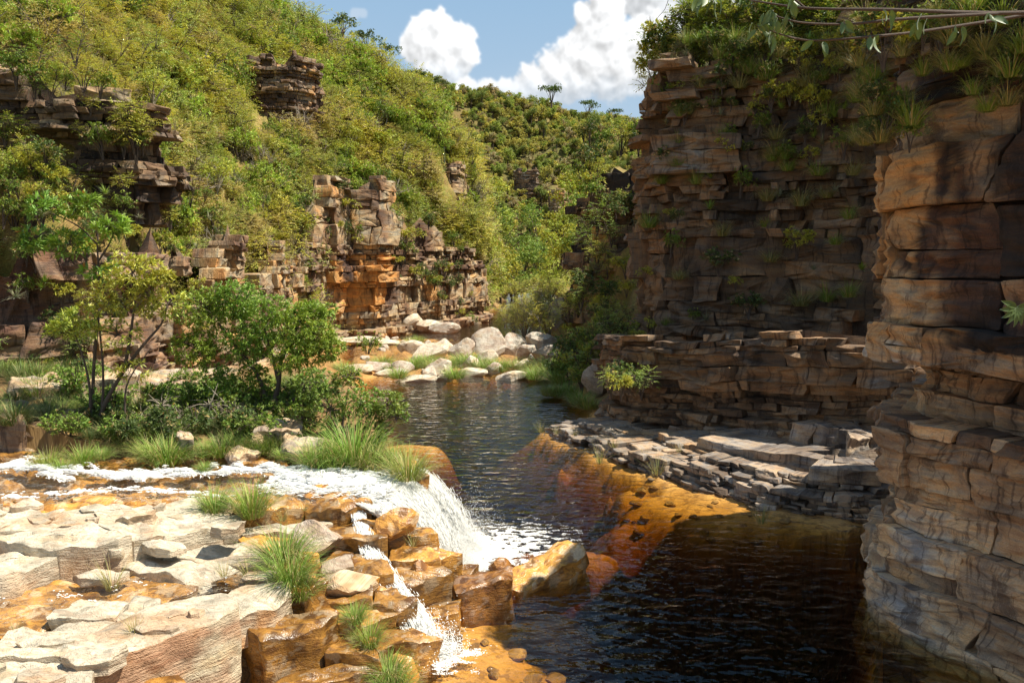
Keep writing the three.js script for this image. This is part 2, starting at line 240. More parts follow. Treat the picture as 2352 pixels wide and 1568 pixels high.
// bedded cliff: courses of blocks along a base line
function cliff(o) {
  const r = rngOf(o.seed), g = o.parent ?? top(new THREE.Group(), o.name, o.label, 'cliff', o.group);
  const base = o.base, seg = []; let L = 0;
  for (let i = 0; i < base.length - 1; i++) { const l = Math.hypot(base[i + 1][0] - base[i][0], base[i + 1][1] - base[i][1]); seg.push([L, l, i]); L += l; }
  const nrm = seg.map(([, l, i]) => { const dx = (base[i + 1][0] - base[i][0]) / l, dd = (base[i + 1][1] - base[i][1]) / l; return [dd * o.side, -dx * o.side]; });
  const line = (a) => { let k = 0; while (k < seg.length - 1 && a > seg[k][0] + seg[k][1]) k++; const [s, l, i] = seg[k], t = (a - s) / l; let n = nrm[k]; const w = Math.min(1.2, l * 0.4); if (k < seg.length - 1 && s + l - a < w) n = [mixn(nrm[k + 1][0], n[0], 0.5 + 0.5 * (s + l - a) / w), mixn(nrm[k + 1][1], n[1], 0.5 + 0.5 * (s + l - a) / w)]; else if (k > 0 && a - s < w) n = [mixn(nrm[k - 1][0], n[0], 0.5 + 0.5 * (a - s) / w), mixn(nrm[k - 1][1], n[1], 0.5 + 0.5 * (a - s) / w)]; const m = Math.hypot(n[0], n[1]) || 1; return [mixn(base[i][0], base[i + 1][0], t), mixn(base[i][1], base[i + 1][1], t), n[0] / m, n[1] / m]; };
  const wv = o.wave ?? 0.09, ws = o.seed * 1.7;
  const F = (a0, b, c) => { const a = a0 + wv * 1.2 * n2(a0 * 0.35 + ws, b * 0.7) , q = line(a); return [q[0] + q[2] * c, b + (o.dip ?? 0) * a + wv * (n2(a0 * 0.13 + ws, b * 0.22) + 0.4 * n2(a0 * 0.5, b * 0.6 + ws)), -(q[1] + q[3] * c)]; };
  const y1 = typeof o.y1 === 'function' ? o.y1 : () => o.y1, off = o.off ?? (() => 0), y0 = typeof o.y0 === 'function' ? o.y0 : () => o.y0;
  let lo = 1e9, hi = -1e9; for (let a = 0; a <= L; a += L / 40) { lo = Math.min(lo, y0(a)); hi = Math.max(hi, y1(a)); }
  const cuts = []; for (let i = 1; i < seg.length; i++) { const p = nrm[i - 1], q = nrm[i]; if (p[0] * q[0] + p[1] * q[1] < 0.86) cuts.push(seg[i][0]); }
  const blocks = []; let b = lo, li = 0, run = 0, mode = 0;
  while (b < hi) {
    if (run <= 0) { const q = r(); mode = q < 0.4 ? 0 : q < 0.75 ? 1 : 2; run = [rr(r, 0.5, 1.6), rr(r, 0.6, 1.6), rr(r, 0.8, 2.2)][mode] * (o.thick[1] / 0.6); }
    if (o.modeAt) { const q = o.modeAt(b); if (q >= 0) mode = q; }
    const t = mode === 0 ? rr(r, o.thick[0], o.thick[0] * 1.7) : mode === 1 ? rr(r, o.thick[0] * 1.4, o.thick[1]) : mode === 3 ? rr(r, 0.6, 1.3) : rr(r, o.thick[1], o.thick[1] * 2), lOff = (r() - 0.5) * (o.layer ?? 0.5), lr = r(); li++;
    let a = -r() * 0.5;
    while (a < L) {
      const w = clamp(t * (r() < 0.3 ? rr(r, 0.5, 1.2) : rr(r, o.wide?.[0] ?? 1.1, o.wide?.[1] ?? 4)), o.wmin ?? 0.35, o.wmax ?? 2.8), am = clamp(a + w / 2, 0, L), bm = b + t / 2;
      const cut = cuts.find((c) => c > a + 0.1 && c < a + w), a0 = Math.max(a, 0), a1 = Math.min(cut ?? a + w, L); a = cut ?? a + w;
      if (a1 - a0 < 0.12 || bm > y1(am) || bm < y0(am)) continue;
      if (o.skip && o.skip(am, bm)) continue;
      const split = t > 0.45 && r() < 0.3 ? rr(r, 0.35, 0.65) : 0;
      for (const [b0, b1] of split ? [[b, b + t * split], [b + t * split, b + t]] : [[b, b + t]]) {
        const j = (b1 - b0) * 0.10, s = (r() - 0.5) * 0.4 * Math.min(b1 - b0, (a1 - a0) * 0.6), c = off(bm, am) + lOff + (r() - 0.5) * (o.rand ?? 0.35) * (r() < 0.3 ? 1 : 0.35) + (r() < 0.06 ? (o.pop ?? 0.2) : r() < 0.05 ? -0.22 : 0);
        const poly = [[a0 + (r() - 0.5) * j + s, b0 + (r() - 0.5) * j], [a1 + (r() - 0.5) * j + s, b0 + (r() - 0.5) * j], [a1 + (r() - 0.5) * j - s, b1 + (r() - 0.5) * j], [a0 + (r() - 0.5) * j - s, b1 + (r() - 0.5) * j]];
        blocks.push({ poly: shrink(poly, (o.gap ?? 0.01) * (0.3 + 1.6 * r())), c, br: r(), lr, size: (a1 - a0) * (b1 - b0), seed: r() * 50, am, bm, tilt: [(r() - 0.5) * 0.14 * (o.tiltK ?? 1), (r() - 0.5) * 0.2 * (o.tiltK ?? 1)] });
      }
    }
    b += t; run -= t;
  }
  blocks.sort((p, q) => q.size - p.size);
  const rest = [], res = o.res ?? 0.25;
  blocks.forEach((k, i) => {
    const deep = o.deep ?? 0.8, geo = blockGeo(k.poly, k.c - deep, k.c, F, { res, bevel: o.bevel ?? 0.025, amp: o.amp ?? 0.09, freq: o.freq ?? [0.9, 3.2, 0.9], edge: o.edge ?? 0.03, side: 0.03, rows: 2, seed: k.seed, tilt: k.tilt, col: (w, cap) => o.col(w, k, cap) });
    if (i < 300) mesh(geo, o.mat, 'rock_block', g); else rest.push(geo);
  });
  if (rest.length) { const m = mesh(mergeGeometries(rest), o.mat, 'small_rock_blocks', g); m.userData.kind = 'stuff'; }
  // the rock behind the joints
  const nu = Math.max(4, Math.ceil(L / 0.8)), nv = Math.max(4, Math.ceil((hi - lo) / 0.8)), pos = [], uv = [], col = [], idx = [];
  for (let j = 0; j <= nv; j++) for (let i = 0; i <= nu; i++) { const a = L * i / nu, bb = mixn(y0(a), y1(a), j / nv), w = F(a, bb, off(bb, a) - (o.back ?? 0.42)); pos.push(...w); uv.push(a, bb); const k = o.col(w, { br: 0.5, lr: 0.5, bm: bb, am: a }, true); col.push(k[0] * 0.8, k[1] * 0.8, k[2] * 0.8); }
  for (let j = 0; j < nv; j++) for (let i = 0; i < nu; i++) { const a = j * (nu + 1) + i, b2 = a + 1, c = a + nu + 1, d = c + 1; if (o.side > 0) idx.push(a, b2, d, a, d, c); else idx.push(a, d, b2, a, c, d); }
  mesh(geom(pos, idx, { uv, col }), o.mat, 'rock_core', g);
  return { g, F, L, y1, off };
}

// ---------------------------------------------------------------- terrain sheets from surveyed columns
function sheet(cols, nu, nv, amp, scale, tint) {
  const C = cols.map(([px, ...p]) => p.map(([row, d]) => P(px, row, d))), K = C[0].length;
  const cr = (a, b, c, d, t) => { const o = new THREE.Vector3(); for (const k of ['x', 'y', 'z']) { const m0 = (c[k] - a[k]) * 0.4, m1 = (d[k] - b[k]) * 0.4, t2 = t * t, t3 = t2 * t; o[k] = (2 * t3 - 3 * t2 + 1) * b[k] + (t3 - 2 * t2 + t) * m0 + (-2 * t3 + 3 * t2) * c[k] + (t3 - t2) * m1; } return o; };
  const along = (A, t) => { const x = clamp(t, 0, 1) * (A.length - 1), i = Math.min(A.length - 2, Math.floor(x)); return cr(A[Math.max(0, i - 1)], A[i], A[i + 1], A[Math.min(A.length - 1, i + 2)], x - i); };
  const pos = [], uv = [], idx = [], col = [];
  for (let j = 0; j <= nv; j++) for (let i = 0; i <= nu; i++) {
    const p = along(C.map((c) => along(c, j / nv)), i / nu), n = fbm3(p.x * scale, p.y * scale, p.z * scale, 4);
    p.y += n * amp; p.x += amp * 0.7 * fbm3(p.x * scale + 9, p.y * scale, p.z * scale, 3); pos.push(p.x, p.y, p.z); uv.push(p.x - p.z * 0.4, p.y + p.z * 0.6);
    const k = tint(p, i / nu, j / nv); col.push(...k);
  }
  for (let j = 0; j < nv; j++) for (let i = 0; i < nu; i++) { const a = j * (nu + 1) + i, b = a + 1, c = a + nu + 1, d = c + 1; idx.push(a, b, d, a, d, c); }
  const g = geom(pos, idx, { uv, col });
  // area-weighted sampling
  const cum = []; let tot = 0; const A = new THREE.Vector3(), B = new THREE.Vector3(), D = new THREE.Vector3(), nn = new THREE.Vector3();
  const get = (v, k) => v.set(pos[k * 3], pos[k * 3 + 1], pos[k * 3 + 2]);
  for (let t = 0; t < idx.length; t += 3) { get(A, idx[t]); get(B, idx[t + 1]).sub(A); get(D, idx[t + 2]).sub(A); tot += nn.crossVectors(B, D).length() / 2; cum.push(tot); }
  const sample = (r) => {
    const x = r() * tot; let l = 0, h = cum.length - 1; while (l < h) { const m = (l + h) >> 1; if (cum[m] < x) l = m + 1; else h = m; }
    const t = l * 3; get(A, idx[t]); get(B, idx[t + 1]).sub(A); get(D, idx[t + 2]).sub(A); let u = r(), v = r(); if (u + v > 1) { u = 1 - u; v = 1 - v; }
    const n = new THREE.Vector3().crossVectors(B, D).normalize(); if (n.y < 0) n.negate();
    const q = Math.floor(l / 2); return { p: A.clone().addScaledVector(B, u).addScaledVector(D, v), n, u: (q % nu) / nu, v: Math.floor(q / nu) / nv };
  };
  return { g, sample, area: tot };
}
const toPx = (p) => { const y = p.y - EYE, d = -p.z, f = CP * d - SP * y, u = CP * y + SP * d; return [1176 + FL * p.x / f, 784 - FL * u / f, f]; };
// ---------------------------------------------------------------- ground: river bed and banks
const XL = [[8, -2.2], [12, -1.9], [13.2, -1.9], [14.5, -1.6], [16, -1.3], [18.5, -2.0], [20, -2.6], [23, -3.2], [30, -5.4], [36, -7.2], [42, -8.5], [48, -10], [60, -12.5], [68, -13.5], [78, -8], [87, -3.4], [96, -2.5], [120, -1], [160, 0]];
const XR = [[8, 5.5], [13, 6.6], [16, 8.2], [18.7, 9.6], [20.4, 7.9], [23.7, 5.1], [27, 3.3], [31.6, 1.3], [33.2, 3.4], [36, 3.4], [44, 3.2], [52, 3.6], [60, 4.4], [70, 5.2], [90, 6], [120, 7], [160, 9]];
const shelfFar = (x) => lerpTable([[-16, 19.9], [-9, 19.5], [-4.6, 19.0], [-2.4, 18.4], [-1, 18]], x);   // far edge of the upper stream
const shelfNear = (x) => lerpTable([[-16, 15.2], [-10.6, 15.5], [-6.9, 15.9], [-5, 15.7], [-3.6, 15.7], [-2, 15.9]], x);
function bed(x, d) {
  const l = lerpTable(XL, d), r = lerpTable(XR, d), n = fbm2(x * 0.35, d * 0.35, 4), nf = fbm2(x * 1.7, d * 1.7, 3);
  if (x > l && x < r) { // under water
    const t = Math.min((x - l) * 0.75, (r - x) * (d < 20 ? 3 : 0.75));
    let y = -0.2 - 0.95 * t; if (d < 47) y = Math.max(y, -4.2);
    { const q = r - x, w = lerpTable([[19.4, 1.2], [20.6, 3.0], [22, 3.0], [23.5, 1.3], [25, 0.6], [28, 0.7], [31, 0.3], [33, 0]], d); if (d > 19.4 && d < 33 && w > 0.1) y = Math.max(y, -0.13 - 0.13 * q - 2.6 * sstep(w * 0.45, w * 2.6, q + 1.4 * n + 0.5 * nf)); } // shelving apron below the ledges
    { const q = x - l, w = lerpTable([[9, 5.2], [12.5, 4.4], [14.2, 2.6], [16, 0.6], [16.5, 0]], d); if (d < 16.5 && w > 0.1) y = Math.max(y, -0.2 - 0.07 * q - 2.8 * sstep(w * 0.5, w * 2.2, q + 1.4 * n + 0.5 * nf)); }
    if (d > 43) y = mixn(y, 0.12 + 0.5 * n, sstep(43.5, 47.5, d)); // gravel bar
    if (d > 50) y = mixn(y, -0.5 + 0.75 * sstep(-3, -7.5, x) - 0.1 * (x > -3 ? 1 : 0), sstep(56, 62, d) * 0.75);
    if (d > 66) y = mixn(y, -0.8 - 0.4 * n, sstep(66, 72, d));
    // shoals of sand
    const shoal = (cx, cd, rx, rd, h) => { const q = Math.hypot((x - cx) / rx, (d - cd) / rd); if (q < 1.8) y = Math.max(y, mixn(h, Math.min(y, h - 1.5), sstep(0.3, 1.7, q + 0.4 * n + 0.15 * nf))); };
    shoal(-0.4, 13.6, 1.6, 1.2, -0.42); shoal(-4.0, 29, 2.0, 0.9, -0.1); shoal(1.4, 19.7, 2.3, 0.8, -0.75); shoal(0.7, 15.6, 1.5, 0.8, -0.55);
    return y + 0.10 * n + 0.05 * nf;
  }
  if (x <= l) {
    const t = l - x;
    if (d < shelfFar(x) + 0.3) { // rock shelf: the blocks lie on this
      return Math.min(0.7, -0.6 + 0.3 * t) - 0.2 + 0.05 * n;
    }
    let bank = lerpTable([[19, 2.05], [24, 2.4], [28, 2.6], [33, 1.7], [40, 1.0], [48, 0.7], [60, 0.5], [75, 0.35], [160, 1]], d);
    let y = mixn(-0.15, bank, sstep(0, d < 30 ? 1.1 : 2.2, t)) + 0.25 * n + 0.08 * nf;
    if (d < 60) y += clamp((t - 7.5) * 0.14, 0, 1.4);
    return y;
  }
  const t = x - r; // right bank
  let y = (d < 19.5 ? -3 + 0.2 * t : d < 34 ? -0.12 + 0.01 * t : -0.1 + sstep(0, 2.5, t) * 1.0 + 0.16 * t) + 0.2 * n + 0.06 * nf;
  return Math.min(y, 7);
}
{
  const xs = [], ds = [];
  for (let x = -60; x < -22; x += 3) xs.push(x); for (let x = -22; x < -14; x += 0.6) xs.push(x); for (let x = -14; x < 12; x += 0.2) xs.push(x); for (let x = 12; x <= 60; x += 2) xs.push(x);
  for (let d = -6; d < 9; d += 1) ds.push(d); for (let d = 9; d < 34; d += 0.2) ds.push(d); for (let d = 34; d < 70; d += 0.4) ds.push(d); for (let d = 70; d <= 200; d += 3) ds.push(d);
  const pos = [], uv = [], col = [], idx = [], nx = xs.length;
  for (const d of ds) for (const x of xs) {
    const y = bed(x, d); pos.push(x, y, -d); uv.push(x, d);
    const n = fbm2(x * 0.5 + 4, d * 0.5, 4), wet = sstep(0.25, 0.0, y);
    let c = mix3([0.26, 0.20, 0.12], [0.70, 0.50, 0.26], wet); c = mix3(c, mix3([0.13, 0.10, 0.05], [0.34, 0.20, 0.08], wet), sstep(-0.1, 0.5, n) * 0.6);
    if (d > 44 && d < 72 && y > -0.3) c = mix3(c, [0.42, 0.26, 0.11], 0.6);
    col.push(...c);
  }
  for (let j = 0; j < ds.length - 1; j++) for (let i = 0; i < nx - 1; i++) { const a = j * nx + i, b = a + 1, c = a + nx, e = c + 1; idx.push(a, b, e, a, e, c); }
  const g = geom(pos, idx, { uv, col });
  top(mesh(g, M.sand), 'riverbed', 'sandy tan river bed and earthen banks of the gorge', 'ground', null, 'structure');
}

// ---------------------------------------------------------------- hillsides
const slopeTint = (p, u, v) => { const n = fbm3(p.x * 0.25, p.y * 0.25, p.z * 0.25, 4); return mix3([0.24, 0.21, 0.07], [0.42, 0.33, 0.18], sstep(-0.2, 0.4, n)); };
const slope = sheet([
  [-700, [930, 22], [900, 23], [420, 25], [280, 28], [80, 32], [-220, 42], [-560, 60]],
  [-300, [920, 23], [880, 25], [430, 26.5], [300, 30], [90, 35], [-200, 45], [-500, 63]],
  [0, [890, 25.5], [850, 27], [455, 28.6], [310, 33], [100, 38], [-120, 48], [-400, 68]],
  [200, [870, 27], [835, 28.5], [480, 30.5], [340, 34], [150, 41], [-60, 53], [-330, 76]],
  [400, [850, 37], [810, 38.5], [575, 41], [410, 47], [210, 59], [10, 75], [-150, 96]],
  [600, [800, 49], [770, 51.5], [575, 53.5], [390, 61], [220, 74], [75, 88], [40, 104]],
  [750, [790, 64], [765, 66.5], [535, 69], [340, 76], [215, 88], [125, 100], [150, 124]],
  [850, [775, 70], [750, 72], [515, 74], [320, 84], [240, 91], [180, 100], [225, 126]],
  [950, [758, 78], [735, 80], [570, 81.5], [390, 87], [300, 92], [238, 99], [300, 124]],
  [1050, [742, 85], [715, 87], [600, 88.5], [440, 91], [390, 94], [352, 98], [420, 120]],
  [1098, [736, 89], [715, 90.5], [650, 91.5], [600, 94], [560, 97], [540, 102], [590, 122]],
  [1112, [738, 91], [730, 94], [715, 98], [700, 104], [695, 110], [690, 116], [690, 126]],
], 110, 70, 1.6, 0.16, slopeTint);
top(mesh(slope.g, M.soil), 'hillside', 'steep sunlit valley side under yellow-green scrub', 'hillside', null, 'structure');
const farTint = (p) => mix3([0.16, 0.16, 0.055], [0.27, 0.22, 0.12], sstep(-0.2, 0.5, fbm3(p.x * 0.05, p.y * 0.05, p.z * 0.05, 4)));
const farHill = sheet([
  [300, [640, 150], [520, 165], [380, 185], [200, 205], [90, 225], [120, 300]],
  [600, [640, 150], [520, 165], [380, 185], [200, 205], [108, 222], [140, 300]],
  [780, [640, 150], [520, 165], [380, 185], [230, 205], [142, 225], [180, 300]],
  [900, [645, 152], [530, 168], [400, 188], [280, 208], [190, 230], [230, 300]],
  [1060, [650, 158], [540, 172], [430, 190], [320, 212], [232, 238], [270, 310]],
  [1240, [655, 168], [550, 180], [450, 198], [350, 222], [268, 250], [300, 320]],
  [1400, [650, 165], [550, 178], [460, 195], [370, 218], [292, 250], [330, 320]],
  [1600, [640, 150], [540, 165], [460, 185], [370, 210], [290, 240], [330, 320]],
  [2100, [640, 120], [540, 130], [460, 140], [360, 160], [250, 190], [300, 300]],
], 90, 60, 5, 0.045, farTint);
top(mesh(farHill.g, M.soil), 'far_hill', 'wooded hill closing the valley', 'hill', null, 'structure');
const rightHill = sheet([ // ground above and behind the shaded cliffs
  [1262, [790, 66], [775, 68], [748, 76], [725, 90], [712, 105], [700, 120]],
  [1330, [790, 56], [750, 60], [715, 66], [690, 74], [665, 84], [640, 110]],
  [1400, [800, 46], [740, 52], [660, 58], [550, 64], [440, 71], [400, 100]],
  [1480, [900, 38], [770, 44], [650, 50], [540, 57], [430, 66], [400, 100]],
  [1600, [900, 37], [640, 40], [420, 43], [260, 47], [180, 54], [200, 90]],
  [1850, [900, 36], [560, 37], [240, 37], [60, 37], [0, 42], [0, 70]],
  [2100, [900, 36], [560, 36], [150, 36], [-60, 36], [-120, 40], [-140, 60]],
  [2500, [900, 36], [560, 35], [150, 34], [-120, 33], [-200, 36], [-240, 60]],
], 60, 40, 0.9, 0.2, slopeTint);
top(mesh(rightHill.g, M.soil), 'hillside', 'dark wooded ground above the shaded cliffs', 'hillside', null, 'structure');

// ---------------------------------------------------------------- cliffs
const tone = (c, k) => [c[0] * k, c[1] * k, c[2] * k];
const wallCol = (pal, k0 = 0.75, k1 = 1.15) => (w, k) => { // whole blocks differ in tint, stains run across them
  const n = fbm3(w[0] * 0.22, w[1] * 0.13, w[2] * 0.22, 4), m = fbm3(w[0] * 0.9 + 7, w[1] * 0.25, w[2] * 0.9, 3), t = clamp(0.5 + n * 0.9 + (k.br - 0.5) * 0.55 + (k.lr - 0.5) * 0.35);
  let c = pick(t, pal); if (m > 0.2) c = mix3(c, pal[0][1], sstep(0.2, 0.5, m) * 0.8); return tone(c, mixn(k0, k1, k.br));
};
const leftPal = [[0, [0.14, 0.085, 0.06]], [0.3, [0.33, 0.235, 0.165]], [0.5, [0.50, 0.41, 0.29]], [0.68, [0.48, 0.44, 0.33]], [0.85, [0.54, 0.42, 0.26]], [1, [0.64, 0.40, 0.18]]];
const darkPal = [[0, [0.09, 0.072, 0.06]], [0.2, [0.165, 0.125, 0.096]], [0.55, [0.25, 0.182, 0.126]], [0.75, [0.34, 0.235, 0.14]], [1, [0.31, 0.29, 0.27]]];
const nearPal = [[0, [0.18, 0.13, 0.10]], [0.3, [0.46, 0.35, 0.25]], [0.5, [0.64, 0.48, 0.31]], [0.65, [0.66, 0.55, 0.42]], [0.85, [0.42, 0.42, 0.43]], [1, [0.76, 0.54, 0.30]]];
// wall behind the trees on the near bank
cliff({ name: 'rock_cliff', label: 'weathered plum-brown rock wall behind the bankside trees', seed: 31, side: 1, base: [[-24, 23.5], [-19, 25.4], [-16.5, 26.6], [-15.2, 28], [-14.6, 31], [-15, 36], [-16.5, 39]], y0: 1.5, y1: (a) => 7.2 + 1.6 * n2(a * 0.28, 3) + 0.4 * Math.sin(a * 2.3), off: (b, a) => 0.1 - 0.12 * (b - 2) + 0.5 * fbm2(a * 0.25, b * 0.5, 3) + (b > 6.6 ? 0.55 : 0) - sstep(4.6, 5.6, b) * sstep(6.6, 6, b) * 0.5, thick: [0.28, 0.75], layer: 0.35, rand: 0.3, mat: M.wall, res: 0.22, col: wallCol([[0, [0.09, 0.05, 0.045]], [0.35, [0.24, 0.15, 0.11]], [0.6, [0.36, 0.27, 0.19]], [0.8, [0.46, 0.40, 0.30]], [1, [0.55, 0.38, 0.2]]]) });
// the long sunlit cliff upstream, with the ochre hollow
const longBase = [[-15.4, 39], [-15.4, 46], [-16.2, 54], [-16.4, 60], [-15.6, 65.5], [-14.6, 67.6], [-12.4, 68.4], [-11.4, 71], [-9.2, 76], [-8.0, 77.6], [-5.6, 82], [-3.5, 86.6], [-3.2, 89], [-5, 96]];
cliff({ name: 'rock_cliff', label: 'long sunlit bedded cliff with an ochre hollow above the stream', seed: 8, side: 1, base: longBase, y0: 0, y1: (a) => lerpTable([[0, 5.5], [3, 8.4], [5, 7.8], [7, 4.6], [10, 5], [12, 8.6], [14, 9.2], [16, 6.2], [19, 6.6], [22, 10.6], [26, 13.4], [32, 13.8], [36, 12], [40, 10.4], [46, 8.8], [52, 6.4], [56, 5.6], [70, 5]], a) + 0.8 * Math.sin(a * 0.8) + 0.5 * Math.sin(a * 2.1), off: (b, a) => 0.15 + 0.45 * fbm2(a * 0.16, b * 0.35, 3) + (a > 26 && a < 33 ? (b > 5.6 ? 0.9 : b > 3 ? 0.15 : b > 1 ? -0.35 : 0.2) : b > 6 ? 0.25 : b < 1 ? 0.7 : 0), thick: [0.35, 0.95], layer: 0.6, rand: 0.45, wmax: 3, mat: M.far, res: 0.45, bevel: 0.06, amp: 0.10, deep: 1.3, back: 0.6,
  col: (() => { const f = wallCol(leftPal, 0.8, 1.15), oc = wallCol([[0, [0.10, 0.06, 0.05]], [0.35, [0.60, 0.34, 0.13]], [0.6, [0.78, 0.43, 0.14]], [1, [0.62, 0.42, 0.22]]]); return (w, k) => (k.am > 25.5 && k.am < 33 && k.bm > 2.6 && k.bm < 7.5 ? oc : f)(w, k); })() });
// tower of stacked slabs high on the slope
const towerAt = (px, row, d) => P(px, row, d);
function tower(label, px, rowTop, rowBase, d, w, seed, o = {}) {
  const c = P(px, rowBase, d), y1 = P(px, rowTop, d).y, n = 9, base = [];
  for (let i = 0; i <= n; i++) { const t = mixn(-0.25, 1.2, i / n) * Math.PI, q = 1 + 0.16 * n2(seed + i, 3); base.push([c.x - Math.cos(t) * w * 0.5 * q, -c.z + w * 0.28 - Math.sin(t) * w * 0.45 * q]); }
  const H = y1 - c.y;
  return cliff({ name: 'rock_tower', label, seed, side: 1, base, y0: c.y - 1.5, y1: (a) => y1 - 0.5 + 0.9 * n2(a * 0.5 + seed, 1), off: (b, a) => (o.prof ?? 0) * (b - c.y) / H + 0.35 * fbm2(a * 0.3 + seed, b * 0.8, 3), thick: o.thick ?? [0.22, 0.6], layer: 0.55, rand: 0.4, mat: M.far, res: 0.4, amp: 0.08, deep: 1.4, back: 0.7, bevel: 0.07, group: 'rock towers standing out of the scrub slope', col: wallCol(o.pal ?? leftPal, 0.8, 1.1) });
}
tower('tall tower of stacked grey-brown slabs high on the scrub slope', 640, 128, 330, 72, 6.0, 51, { prof: 0.5, pal: [[0, [0.12, 0.08, 0.06]], [0.35, [0.26, 0.19, 0.14]], [0.6, [0.40, 0.31, 0.23]], [0.85, [0.46, 0.38, 0.27]], [1, [0.66, 0.38, 0.15]]] });
tower('narrow stacked rock pillar with tall cactus stems on top', 1030, 372, 545, 92, 3.6, 57, { prof: 0.4, thick: [0.25, 0.55] });
tower('squarish pale outcrop just above the long cliff', 812, 352, 425, 80, 3.2, 63);
tower('small broken outcrop between shrubs below the tall tower', 735, 300, 365, 77, 3.4, 75);
tower('low dark crag among trees on the far hill', 1212, 385, 440, 190, 6, 77, { pal: darkPal });
tower('ochre crag among trees on the far hill', 1283, 432, 475, 185, 4.6, 79);
cliff({ name: 'rock_cliff', label: 'jutting slabs and overhangs high over the bankside trees', seed: 69, side: 1, base: [[-26, 30], [-22.5, 31.5], [-19.6, 32.2], [-17.4, 32.4], [-15.9, 32.9], [-15.3, 34.5], [-15.8, 37]], y0: 8.6, y1: (a) => lerpTable([[0, 15.5], [4, 15], [8, 14], [10.5, 13.4], [14, 11.5]], a) + 0.7 * n2(a * 0.6, 5), off: (b, a) => 0.6 * fbm2(a * 0.35, b * 0.6, 3) + (b > 12.2 ? 0.7 : b > 11.2 ? -0.5 : b > 9.8 ? 0.35 : -0.4), thick: [0.16, 0.5], layer: 0.5, rand: 0.35, wmax: 1.8, mat: M.wall, res: 0.22, deep: 1.6, back: 0.7, col: wallCol([[0, [0.07, 0.05, 0.04]], [0.4, [0.24, 0.18, 0.13]], [0.7, [0.44, 0.38, 0.28]], [1, [0.58, 0.40, 0.2]]]) });
// shaded cliff across the pool: lower wall, shelf, upper wall
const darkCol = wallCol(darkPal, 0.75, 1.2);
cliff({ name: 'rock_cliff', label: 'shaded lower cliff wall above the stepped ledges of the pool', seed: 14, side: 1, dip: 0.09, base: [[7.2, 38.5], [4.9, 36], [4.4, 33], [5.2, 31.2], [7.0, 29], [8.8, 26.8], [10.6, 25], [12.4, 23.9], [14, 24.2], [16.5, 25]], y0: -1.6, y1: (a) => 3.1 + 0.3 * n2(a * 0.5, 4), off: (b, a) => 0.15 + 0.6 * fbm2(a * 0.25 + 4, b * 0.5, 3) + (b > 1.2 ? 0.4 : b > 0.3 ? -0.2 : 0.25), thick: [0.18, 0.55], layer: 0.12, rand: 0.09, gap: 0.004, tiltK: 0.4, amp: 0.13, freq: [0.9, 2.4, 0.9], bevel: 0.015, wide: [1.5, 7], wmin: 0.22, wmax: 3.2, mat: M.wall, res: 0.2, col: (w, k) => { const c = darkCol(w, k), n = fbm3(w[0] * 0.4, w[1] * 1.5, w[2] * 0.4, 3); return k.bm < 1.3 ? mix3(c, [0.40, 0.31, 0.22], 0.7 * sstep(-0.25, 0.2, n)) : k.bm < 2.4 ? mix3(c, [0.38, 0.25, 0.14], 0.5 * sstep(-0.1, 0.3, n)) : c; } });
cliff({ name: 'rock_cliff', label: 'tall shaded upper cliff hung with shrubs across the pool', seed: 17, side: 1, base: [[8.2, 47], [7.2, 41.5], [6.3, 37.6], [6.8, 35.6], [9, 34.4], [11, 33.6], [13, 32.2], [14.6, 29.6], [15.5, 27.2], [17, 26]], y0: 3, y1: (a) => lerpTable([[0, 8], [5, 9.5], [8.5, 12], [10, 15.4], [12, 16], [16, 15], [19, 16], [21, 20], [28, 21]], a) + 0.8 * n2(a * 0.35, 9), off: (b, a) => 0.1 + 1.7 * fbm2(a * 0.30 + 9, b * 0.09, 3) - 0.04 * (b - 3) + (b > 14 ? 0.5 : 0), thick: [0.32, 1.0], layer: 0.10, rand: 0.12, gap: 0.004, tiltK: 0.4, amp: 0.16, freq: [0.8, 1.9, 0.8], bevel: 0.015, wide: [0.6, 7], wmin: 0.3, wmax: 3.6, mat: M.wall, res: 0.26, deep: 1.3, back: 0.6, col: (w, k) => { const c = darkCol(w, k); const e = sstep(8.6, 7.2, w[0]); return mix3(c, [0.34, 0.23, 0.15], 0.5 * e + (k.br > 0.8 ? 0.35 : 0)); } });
// dark stepped rock further up the same bank
cliff({ name: 'rock_cliff', label: 'dark layered rock overgrown with shrubs beside the upstream bank', seed: 23, side: 1, base: [[8, 86], [6.2, 76], [5.0, 68], [4.6, 63], [6, 60.5], [9.5, 58.5], [13, 56]], y0: 0, y1: (a) => lerpTable([[0, 6], [12, 8.5], [22, 11], [27, 13.5], [34, 15.5]], a) + 1.2 * n2(a * 0.3, 7), off: (b, a) => 0.4 * fbm2(a * 0.2 + 2, b * 0.5, 3) - 0.10 * b + (b % 4 > 2.6 ? 0.9 : 0), thick: [0.4, 0.9], layer: 0.7, rand: 0.5, mat: M.far, res: 0.4, deep: 1.3, back: 0.6, col: wallCol([[0, [0.06, 0.045, 0.04]], [0.4, [0.17, 0.125, 0.095]], [0.7, [0.33, 0.26, 0.19]], [1, [0.55, 0.34, 0.15]]]) });
